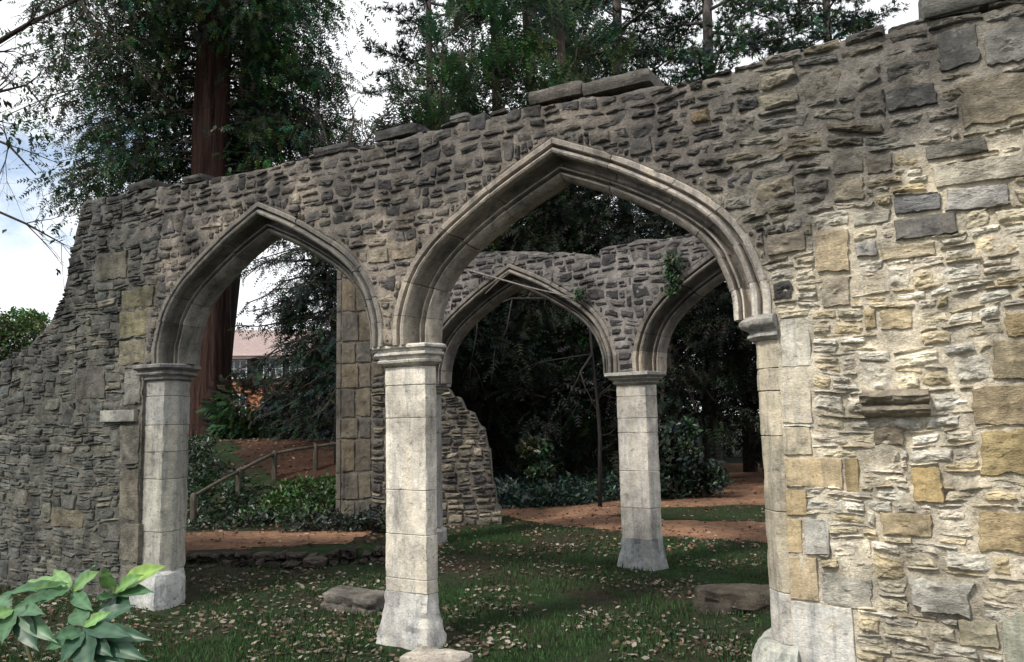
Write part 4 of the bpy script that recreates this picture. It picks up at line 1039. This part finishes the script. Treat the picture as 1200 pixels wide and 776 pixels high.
# ground cover
def cover(name, label, poly, n, hgt, col, tpl, size, seed):
    r = random.Random(seed); cr = Crown(); xs_ = [q[0] for q in poly]; ys_ = [q[1] for q in poly]
    while len(cr.O) < n:
        x, y = r.uniform(min(xs_), max(xs_)), r.uniform(min(ys_), max(ys_))
        if not in_poly(x, y, poly): continue
        H = hgt * (.5 + .8 * max(-.4, fbm(x, y, seed, 1.4, 3)))
        cr.add((x, y, gz(x, y) + r.random() * max(.04, H)), (r.uniform(-1, 1), r.uniform(-1, 1), r.uniform(-.1, 1)), size * r.uniform(.6, 1.3), shade(col, r))
    o = link(name, cr.mesh(name, tpl, M_IVY), kind='stuff'); tag(o, label, 'ground cover')
cover('ground_cover', 'low glossy ground cover between the broken wall and the red path', [(-.5, 13.0), (.6, 13.4), (2.0, 14.7), (2.6, 17.5), (-.6, 18)], 2600, .36, (.018, .036, .027), CLUSTER, .13, 5)
cover('ground_cover', 'low plants beside the path behind the slim rear pillar', [(2.3, 14.7), (3.3, 14.4), (3.8, 15.2), (2.6, 16.2)], 420, .30, (.035, .055, .036), CLUSTER, .12, 6)
cover('ground_cover', 'dark leafy plants covering the bank under the handrail', [(-7.5, 10.7), (-3.3, 10.7), (-3.0, 12.0), (-4.3, 12.7), (-5.3, 13.7), (-6.2, 16.0), (-9, 16.2), (-9, 11)], 4200, .16, (.020, .036, .019), CLUSTER, .10, 7)
cover('ground_cover', 'bright green grass tuft at the foot of the earth bank', [(-4.0, 11.2), (-2.75, 11.2), (-2.75, 13.0), (-3.8, 12.7)], 1300, .15, (.040, .080, .020), CLUSTER, .09, 8)
cover('ground_cover', 'dark weeds at the foot of the tall broken wall end', [(-3.1, 10.3), (-1.7, 10.2), (-1.3, 10.9), (-1.7, 11.35), (-2.9, 11.3)], 700, .28, (.020, .026, .018), CLUSTER, .10, 9)

# ivy on the rear wall
def ivy(label, u, z0, z1, w_, n, seed):
    r = random.Random(seed); cr = Crown(); b = rear.pl.world(u, -.03, z0)
    t = thing('ivy', label, 'ivy', b, -rear.pl.yaw)
    for k in range(n):
        q = r.random(); a = r.gauss(0, w_ * (.4 + .4 * q))
        cr.add((a, r.uniform(-.10, 0), (z1 - z0) * q), (r.uniform(-1, 1), -1.2, r.uniform(-1.5, .2)), r.uniform(.035, .065), shade((.030, .058, .024), r))
    link('foliage', cr.mesh('foliage', LEAF, M_IVY), t)
    V, Fc = tube([(0, -.01, (z1 - z0)), (.02, -.02, (z1 - z0) * .4), (-.01, -.015, 0)], [.008, .006, .004], 5); link('stem', mesh_np('stem', V, Fc, M_BARK), t)
ui = rear.pl.uz(793, 320); ivy('small green ivy hanging from the top of the rear wall', rear.pl.uz(793, 342)[0], rear.pl.uz(793, 346)[1], rear.pl.uz(793, 297)[1], .075, 520, 1)
ivy('tiny ivy tuft above the right haunch of the rear arch', rear.pl.uz(684, 345)[0], rear.pl.uz(684, 352)[1], rear.pl.uz(684, 338)[1], .06, 80, 2)
# dead stem lying across the rear arch
P = [rear.pl.world(*(lambda a: (a[0], y_, a[1]))(rear.pl.uz(x_, yy))) for x_, yy, y_ in ((552, 317, -.06), (586, 327, -.07), (625, 338, -.05), (660, 346, -.05), (692, 353, -.03))]
V, Fc = tube(P, [.012, .011, .010, .008, .005], 6); A = Acc(); A.add(V, Fc, (1, 1, 1))
q0, q1 = rear.pl.uz(572, 345), rear.pl.uz(600, 320)
V, Fc = tube([rear.pl.world(q0[0], -.05, q0[1]), rear.pl.world(*(lambda a: (a[0], -.06, a[1]))(rear.pl.uz(588, 330))), rear.pl.world(q1[0], -.04, q1[1])], [.012, .010, .005], 5); A.add(V, Fc, (1, 1, 1))
o = link('dead_branch', A.mesh('dead_branch', M_PALEWOOD)); tag(o, 'pale dead stem caught across the crown of the rear arch', 'branch')

# bare trees
def bare(name, label, loc, limbs, bark, seed, leaf=None, group=None, twigs=5, tw=.35):
    r = random.Random(seed); t = thing(name, label, 'tree', loc, 0, group); A = Acc(); cr = Crown(); L0 = np.array(loc)
    def grow(P, rad, depth):
        V, Fc = tube(P, rad, 5 if depth else 7); A.add(V, Fc, (1, 1, 1))
        if depth >= 3: return
        for k in range(twigs if depth else twigs + 2):
            i = r.randrange(1, len(P)); p = P[i]; d = P[i] - P[i - 1]; d = d / (np.linalg.norm(d) + 1e-9)
            dd = d + np.array([r.gauss(0, .55), r.gauss(0, .4), r.gauss(-.15, .5)]); dd /= np.linalg.norm(dd)
            ln = tw * (1.4 - .35 * depth) * r.uniform(.5, 1.3); q = [p]
            for s_ in range(3): q.append(q[-1] + dd * ln / 3 + np.array([r.gauss(0, .05) * ln for _ in range(3)]) + np.array([0, 0, -.06 * ln]))
            rr = rad[i] * .55
            grow(q, [rr, rr * .8, rr * .6, rr * .35], depth + 1)
            if leaf and depth >= 1 and r.random() < leaf[0]:
                for _ in range(3): cr.add(q[-1] + np.array([r.gauss(0, .05) for _ in range(3)]), (r.gauss(0, 1), r.gauss(0, 1), -1), leaf[1] * r.uniform(.6, 1.2), shade(leaf[2], r))
    for (P, ra, rb) in limbs:
        P = [np.array(q) - L0 for q in P]; grow(P, list(np.linspace(ra, rb, len(P))), 0 if ra < .09 else -1)
    link('trunk', A.mesh('trunk', bark), t)
    if cr.O: link('crown', cr.mesh('crown', LEAF), t)
    return t
tl = (-9.2, 10.5, 0)
bare('bare_tree', 'bare twiggy tree with a few hanging leaves left of the ruined wall', tl,
     [([tl, (-9.1, 10.4, 3), (-8.8, 10.2, 6.0), (-8.2, 10.0, 8.5)], .16, .06)] +
     [([(-8.9, 10.3, 5), tuple(at(-20, 60, 10)), tuple(at(30, 30, 9.8)), tuple(at(90, 0, 9.6))], .05, .02), ([(-9, 10.3, 4), tuple(at(-40, 150, 10)), tuple(at(10, 170, 9.8)), tuple(at(42, 205, 9.7))], .035, .008),
      ([(-9, 10.3, 3.6), tuple(at(-20, 240, 10)), tuple(at(30, 262, 9.9)), tuple(at(72, 285, 9.9))], .03, .008), ([(-8.6, 10.1, 6.5), tuple(at(60, -40, 9.8)), tuple(at(100, 10, 9.8)), tuple(at(130, 60, 9.7))], .05, .015),
      ([(-9, 10.3, 3.8), tuple(at(-10, 110, 10.2)), tuple(at(30, 100, 10.2)), tuple(at(55, 130, 10.2))], .03, .008)], M_BARK, 61, (.35, .10, (.03, .042, .022)), twigs=4, tw=.6)
b0 = at(702, 552, 13.6); b0[2] = 0
bare('bare_tree', 'slim bare tree with pale dead twigs hanging inside the left rear arch', tuple(b0),
     [([tuple(b0), tuple(at(703, 510, 13.6)), tuple(at(700, 470, 13.6)), tuple(at(694, 415, 13.5)), tuple(at(690, 370, 13.4))], .04, .018)] +
     [([tuple(at(694, 415, 13.5)), tuple(at(680, 436, 13.3)), tuple(at(686, 455, 13.2)), tuple(at(678, 470, 13.2))], .022, .006), ([tuple(at(690, 372, 13.4)), tuple(at(650, 350, 13)), tuple(at(600, 350, 12.6)), tuple(at(560, 365, 12.4))], .03, .012),
      ([tuple(at(600, 350, 12.6)), tuple(at(594, 385, 12.5)), tuple(at(580, 410, 12.5))], .014, .005), ([tuple(at(560, 365, 12.4)), tuple(at(558, 395, 12.4)), tuple(at(552, 425, 12.4))], .014, .005),
      ([tuple(at(694, 415, 13.5)), tuple(at(660, 420, 13.3)), tuple(at(630, 425, 13.1))], .016, .005)], M_DEADTWIG, 62, twigs=2, tw=.35)
w0 = tuple(at(395, 560, 13.5)); w0 = (w0[0], w0[1], .5)
bare('bare_tree', 'bare black twigs showing over the wall top left of the middle', w0, [([w0, tuple(at(400, 300, 13.5)), tuple(at(405, 190, 13.4)), tuple(at(415, 140, 13.4))], .07, .02), ([tuple(at(403, 200, 13.4)), tuple(at(430, 165, 13.3)), tuple(at(450, 135, 13.3))], .03, .01),
      ([tuple(at(403, 210, 13.4)), tuple(at(385, 170, 13.3)), tuple(at(375, 140, 13.3))], .03, .01)], M_BARK, 63, (.3, .07, (.03, .035, .02)), twigs=4, tw=.42)

# ------------------------------------------------------------------ handrail up the bank
rail = thing('handrail', 'weathered timber handrail climbing the planted bank', 'handrail', (-4.6, 12.0, gz(-4.6, 12.0)))
RP = []
for (px, pt, d) in ((227, 580, 11.2), (280, 551, 12.3), (322, 530, 12.9), (370, 522, 13.2), (412, 517, 13.5)):
    P = at(px, pt, d); RP.append(P); g = gz(P[0], P[1])
    V, Fc = loft([(-.036, -.036, -1, -1), (.036, -.036, 1, -1), (.036, .036, 1, 1), (-.036, .036, -1, 1)], [(min(g, P[2] - .3) - .1, 0), (P[2] + .0, 0), (P[2] + .03, -.02)], 3, .08, .004, 10, px)
    o = link('post', mesh_np('post', V, Fc, M_POST), rail); o.location = (P[0] + 4.6, P[1] - 12.0, -rail.location.z)
for a, b in zip(RP[:-1], RP[1:]):
    V, Fc = tube([a + [0, 0, -.02], (a + b) / 2 + [0, 0, -.01], b + [0, 0, -.02]], [.028] * 3, 6)
    V = V - np.array(rail.location); link('rail', mesh_np('rail', V, Fc, M_POST), rail)

# ------------------------------------------------------------------ house far behind
def flat_mat(name, col, rough=.8, sc=6.0, var=.25):
    m, ns, ls, bs = new_mat(name); geo = ns.new('ShaderNodeNewGeometry')
    na = nd(ns, 'ShaderNodeTexNoise', Scale=sc, Detail=6.0, Roughness=.7); ls.new(geo.outputs['Position'], na.inputs['Vector'])
    ra = ramp(ns, [(.3, tuple(c * (1 - var) for c in col)), (.7, tuple(c * (1 + var) for c in col))]); ls.new(na.outputs['Fac'], ra.inputs['Fac'])
    ls.new(ra.outputs['Color'], bs.inputs['Base Color']); bs.inputs['Roughness'].default_value = rough
    return m
M_BRICK = flat_mat('orange_brick', (.42, .17, .09)); M_TILE = flat_mat('pinkish_roof_tile', (.30, .225, .21)); M_WHITE = flat_mat('white_paint', (.75, .75, .73), .5, 3, .06)
M_GLASS = flat_mat('window_glass', (.05, .06, .075), .08, 1, .1); M_TIMB = flat_mat('black_timber', (.025, .025, .028), .6)
def box(x0, x1, y0, y1, z0, z1):
    V = [(x, y, z) for z in (z0, z1) for (x, y) in ((x0, y0), (x1, y0), (x1, y1), (x0, y1))]
    return np.array(V, float), [(3, 2, 1, 0), (4, 5, 6, 7), (0, 1, 5, 4), (1, 2, 6, 5), (2, 3, 7, 6), (3, 0, 4, 7)]
hp = at(258, 520, 42)
house = thing('house', 'brick house with pinkish tiled roof and white windows far beyond the left arch', 'house', (hp[0], 42, 1.2), R(8))
def hbox(name, mat, *b, parent=None):
    V, Fc = box(*b); return link(name, mesh_np(name, V, Fc, mat, None, False), parent or house)
zw = at(300, 418, 42)[2] - 1.2; zr = at(300, 388, 42)[2] - 1.2; zl = at(300, 446, 42)[2] - 1.2
hbox('wall', M_BRICK, -6, 5, 0, 7, -1.5, zl)
hbox('upper_wall', M_TIMB, -6.05, 5.05, -.05, 7.05, zl, zw)
V = np.array([(-6.5, -.5, zw), (5.5, -.5, zw), (5.5, 3.5, zr + .4), (-6.5, 3.5, zr + .4), (5.5, 7.5, zw), (-6.5, 7.5, zw), (-6.5, -.5, zw - .12), (5.5, -.5, zw - .12)], float)
rf = link('roof', mesh_np('roof', V, [(0, 1, 2, 3), (3, 2, 4, 5), (6, 7, 1, 0), (0, 3, 5), (1, 4, 2)], M_TILE, None, False), house)
A = Acc(); n_ = 12
for j in range(n_):                                 # tile courses
    t = j / n_; y = -.52 + 4.0 * t; z = zw + (zr + .4 - zw) * t
    V, Fc = box(-6.52, 5.52, y - .02, y + .36, z + .015, z + .06); V[:, 2] += (V[:, 1] - y) * (zr + .4 - zw) / 4.0; A.add(V, Fc, (1, 1, 1))
link('tile_courses', A.mesh('tile_courses', M_TILE, False), rf, kind='stuff')
for k, x in enumerate((-4.6, -2.9, -1.55, .3, 2.2, 3.6)):
    for lv, (za, zb) in enumerate(((zl + .12, zw - .12), (zl - 2.0, zl - .7))):
        fo = hbox('window', M_WHITE, x, x + 1.05, -.12, -.02, za, zb)
        for i in range(3):
            for j in range(2):
                w3 = .95 / 3; hh = (zb - za - .12) / 2
                hbox('pane', M_GLASS, x + .05 + i * w3 + .02, x + .05 + (i + 1) * w3 - .02, -.126, -.119, za + .06 + j * hh + .02, za + .06 + (j + 1) * hh - .02, parent=fo)

# ------------------------------------------------------------------ foreground plant
m, ns, ls, bs = new_mat('broad_leaf')
at_ = ns.new('ShaderNodeAttribute'); at_.attribute_name = 'tint'
tc = ns.new('ShaderNodeTexCoord'); na = nd(ns, 'ShaderNodeTexNoise', Scale=14.0, Detail=5.0); ls.new(tc.outputs['Object'], na.inputs['Vector'])
ra = ramp(ns, [(.3, (.75,) * 3), (.7, (1.2,) * 3)]); ls.new(na.outputs['Fac'], ra.inputs['Fac'])
c = mixrgb(ns, ls, 'MULTIPLY', 1.0, at_.outputs['Color'], ra.outputs['Color']); ls.new(c, bs.inputs['Base Color'])
bs.inputs['Roughness'].default_value = .42; bs.inputs['Specular IOR Level'].default_value = .45
tr = ns.new('ShaderNodeBsdfTranslucent'); ls.new(c, tr.inputs['Color']); mx = ns.new('ShaderNodeMixShader'); mx.inputs[0].default_value = .22
ls.new(bs.outputs['BSDF'], mx.inputs[1]); ls.new(tr.outputs['BSDF'], mx.inputs[2]); ls.new(mx.outputs['Shader'], ns['Material Output'].inputs['Surface'])
M_BROAD = m
M_STEM = bark_mat('green_brown_stem', (.10, .10, .05), 30, 10, .3, .002)
plant = thing('laurel_plant', 'young laurel with large glossy pale green leaves at the front left', 'plant', (-1.85, 3.3, gz(-1.85, 3.3)))
PL = np.array(plant.location)
def bigleaf(b, t, wid, nrm, col, fold=.25, curl=.12):
    """one broad leaf from base point b to tip t"""
    b, t = np.array(b), np.array(t); d = t - b; L = np.linalg.norm(d); d /= L; nrm = np.array(nrm, float); nrm -= d * (nrm @ d); nrm /= np.linalg.norm(nrm); sx = np.cross(nrm, d)
    V = []; K = 10; prof = [0.05, .38, .70, .90, 1.0, .98, .88, .70, .46, .20, .0]; Tn = []
    for i in range(K + 1):
        q = i / K; c0 = b + d * L * q - nrm * curl * L * (q - .1) ** 2
        for j, s_ in enumerate((-1, -.5, 0, .5, 1)):
            h = fold * wid * abs(s_) ** 1.3 * prof[i] * .5 + (.0 if j != 2 else -.002) + .004 * math.sin(q * 22) * abs(s_)
            V.append(c0 + sx * s_ * wid / 2 * prof[i] + nrm * h)
            Tn.append(np.array(col) * ((1.6 if j == 2 else 1.0) * (1.22 if i % 2 and j != 2 else .90)))
    Fc = [(i * 5 + j, i * 5 + j + 1, (i + 1) * 5 + j + 1, (i + 1) * 5 + j) for i in range(K) for j in range(4)]
    return np.array(V), Fc, np.array(Tn)
LG, BG, DG, YG = (.125, .235, .075), (.060, .135, .062), (.030, .078, .044), (.18, .29, .06)
leaves = [  # base px, tip px, depth base, depth tip, width m, normal, colour
    ((80, 684), (0, 692), 3.3, 3.15, .085, (0, -.45, .9), BG), ((78, 688), (28, 676), 3.3, 3.4, .07, (.1, -.6, .8), LG), ((82, 690), (84, 656), 3.3, 3.35, .0, (0, -1, .2), LG),
    ((84, 690), (112, 657), 3.3, 3.45, .075, (-.5, -.7, .6), BG), ((86, 692), (113, 668), 3.3, 3.2, .085, (-.4, -.8, .5), LG), ((80, 697), (40, 686), 3.3, 3.2, .075, (0, -.8, .7), LG),
    ((132, 692), (120, 666), 3.35, 3.3, .09, (-.1, -1, .2), LG), ((136, 690), (190, 660), 3.35, 3.25, .10, (-.35, -.75, .6), YG), ((134, 694), (162, 672), 3.35, 3.2, .07, (-.3, -.8, .5), LG),
    ((140, 698), (112, 700), 3.35, 3.2, .07, (.1, -.7, .7), BG), ((98, 740), (62, 746), 3.1, 3.0, .075, (0, -.8, .6), BG), ((98, 736), (150, 742), 3.1, 2.95, .085, (.05, -.75, .65), DG),
    ((100, 738), (100, 790), 3.1, 2.92, .11, (0, -.95, .35), DG), ((98, 734), (88, 708), 3.1, 3.2, .09, (.1, -.8, .6), BG), ((102, 732), (158, 706), 3.1, 3.15, .10, (-.2, -.7, .7), DG),
    ((104, 736), (176, 748), 3.1, 3.0, .08, (.1, -.85, .5), DG), ((18, 712), (62, 752), 3.15, 3.0, .085, (-.3, -.8, .5), BG), ((20, 714), (40, 762), 3.15, 3.0, .09, (-.1, -.95, .3), DG),
    ((16, 714), (-18, 726), 3.15, 3.05, .08, (.1, -.8, .6), LG), ((14, 710), (-12, 700), 3.15, 3.2, .08, (.1, -.7, .7), BG), ((110, 745), (168, 772), 3.1, 2.95, .09, (.1, -.9, .4), DG),
    ((106, 748), (146, 786), 3.1, 2.95, .085, (.1, -.9, .4), DG), ((96, 744), (52, 760), 3.1, 3.0, .08, (-.1, -.8, .6), BG), ((84, 694), (104, 712), 3.3, 3.1, .075, (-.1, -.8, .6), BG),
    ((16, 716), (0, 752), 3.15, 3.0, .085, (.1, -.9, .4), BG), ((80, 690), (44, 704), 3.3, 3.1, .08, (.1, -.75, .65), BG), ((138, 696), (150, 716), 3.35, 3.2, .07, (-.1, -.85, .5), DG), ((98, 734), (128, 716), 3.1, 3.05, .07, (-.2, -.8, .6), LG)]
leaves += [((99, 738), (128, 768), 3.1, 2.97, .08, (-.2, -.85, .5), DG), ((98, 738), (70, 776), 3.1, 2.95, .085, (.1, -.9, .4), DG), ((134, 694), (176, 690), 3.35, 3.2, .075, (-.1, -.7, .7), BG), ((84, 692), (60, 664), 3.3, 3.4, .07, (.2, -.8, .5), LG),
           ((17, 713), (48, 716), 3.15, 3.0, .075, (0, -.75, .65), BG), ((80, 692), (18, 706), 3.3, 3.05, .085, (.05, -.75, .65), BG), ((16, 716), (-14, 760), 3.15, 3.0, .08, (.1, -.9, .4), DG), ((134, 696), (118, 726), 3.35, 3.15, .07, (0, -.9, .4), DG)]
for (b, t, d0, d1, w_, nn, col) in leaves:
    if w_ <= 0: continue
    V, Fc, Tn = bigleaf(at(*b, d0), at(*t, d1), w_ * random.uniform(.74, 1.0), nn, np.array(col) * random.uniform(.85, 1.15))
    o = link('leaf', mesh_np('leaf', V - V[0], Fc, M_BROAD, Tn), plant); o.location = V[0] - PL
for (a, b) in (((84, 690), 3.3), ((134, 692), 3.35), ((99, 736), 3.1), ((17, 713), 3.15)):
    P1 = at(*a, b); P0 = PL + np.array([random.uniform(-.08, .08), random.uniform(-.05, .05), -.05]); mid = (P0 + P1) / 2 + np.array([(P1[0] - P0[0]) * -.15, 0, -.05])
    V, Fc = tube([P0 - PL, mid - PL, P1 - PL], [.011, .009, .006], 7); link('stem', mesh_np('stem', V, Fc, M_STEM), plant)
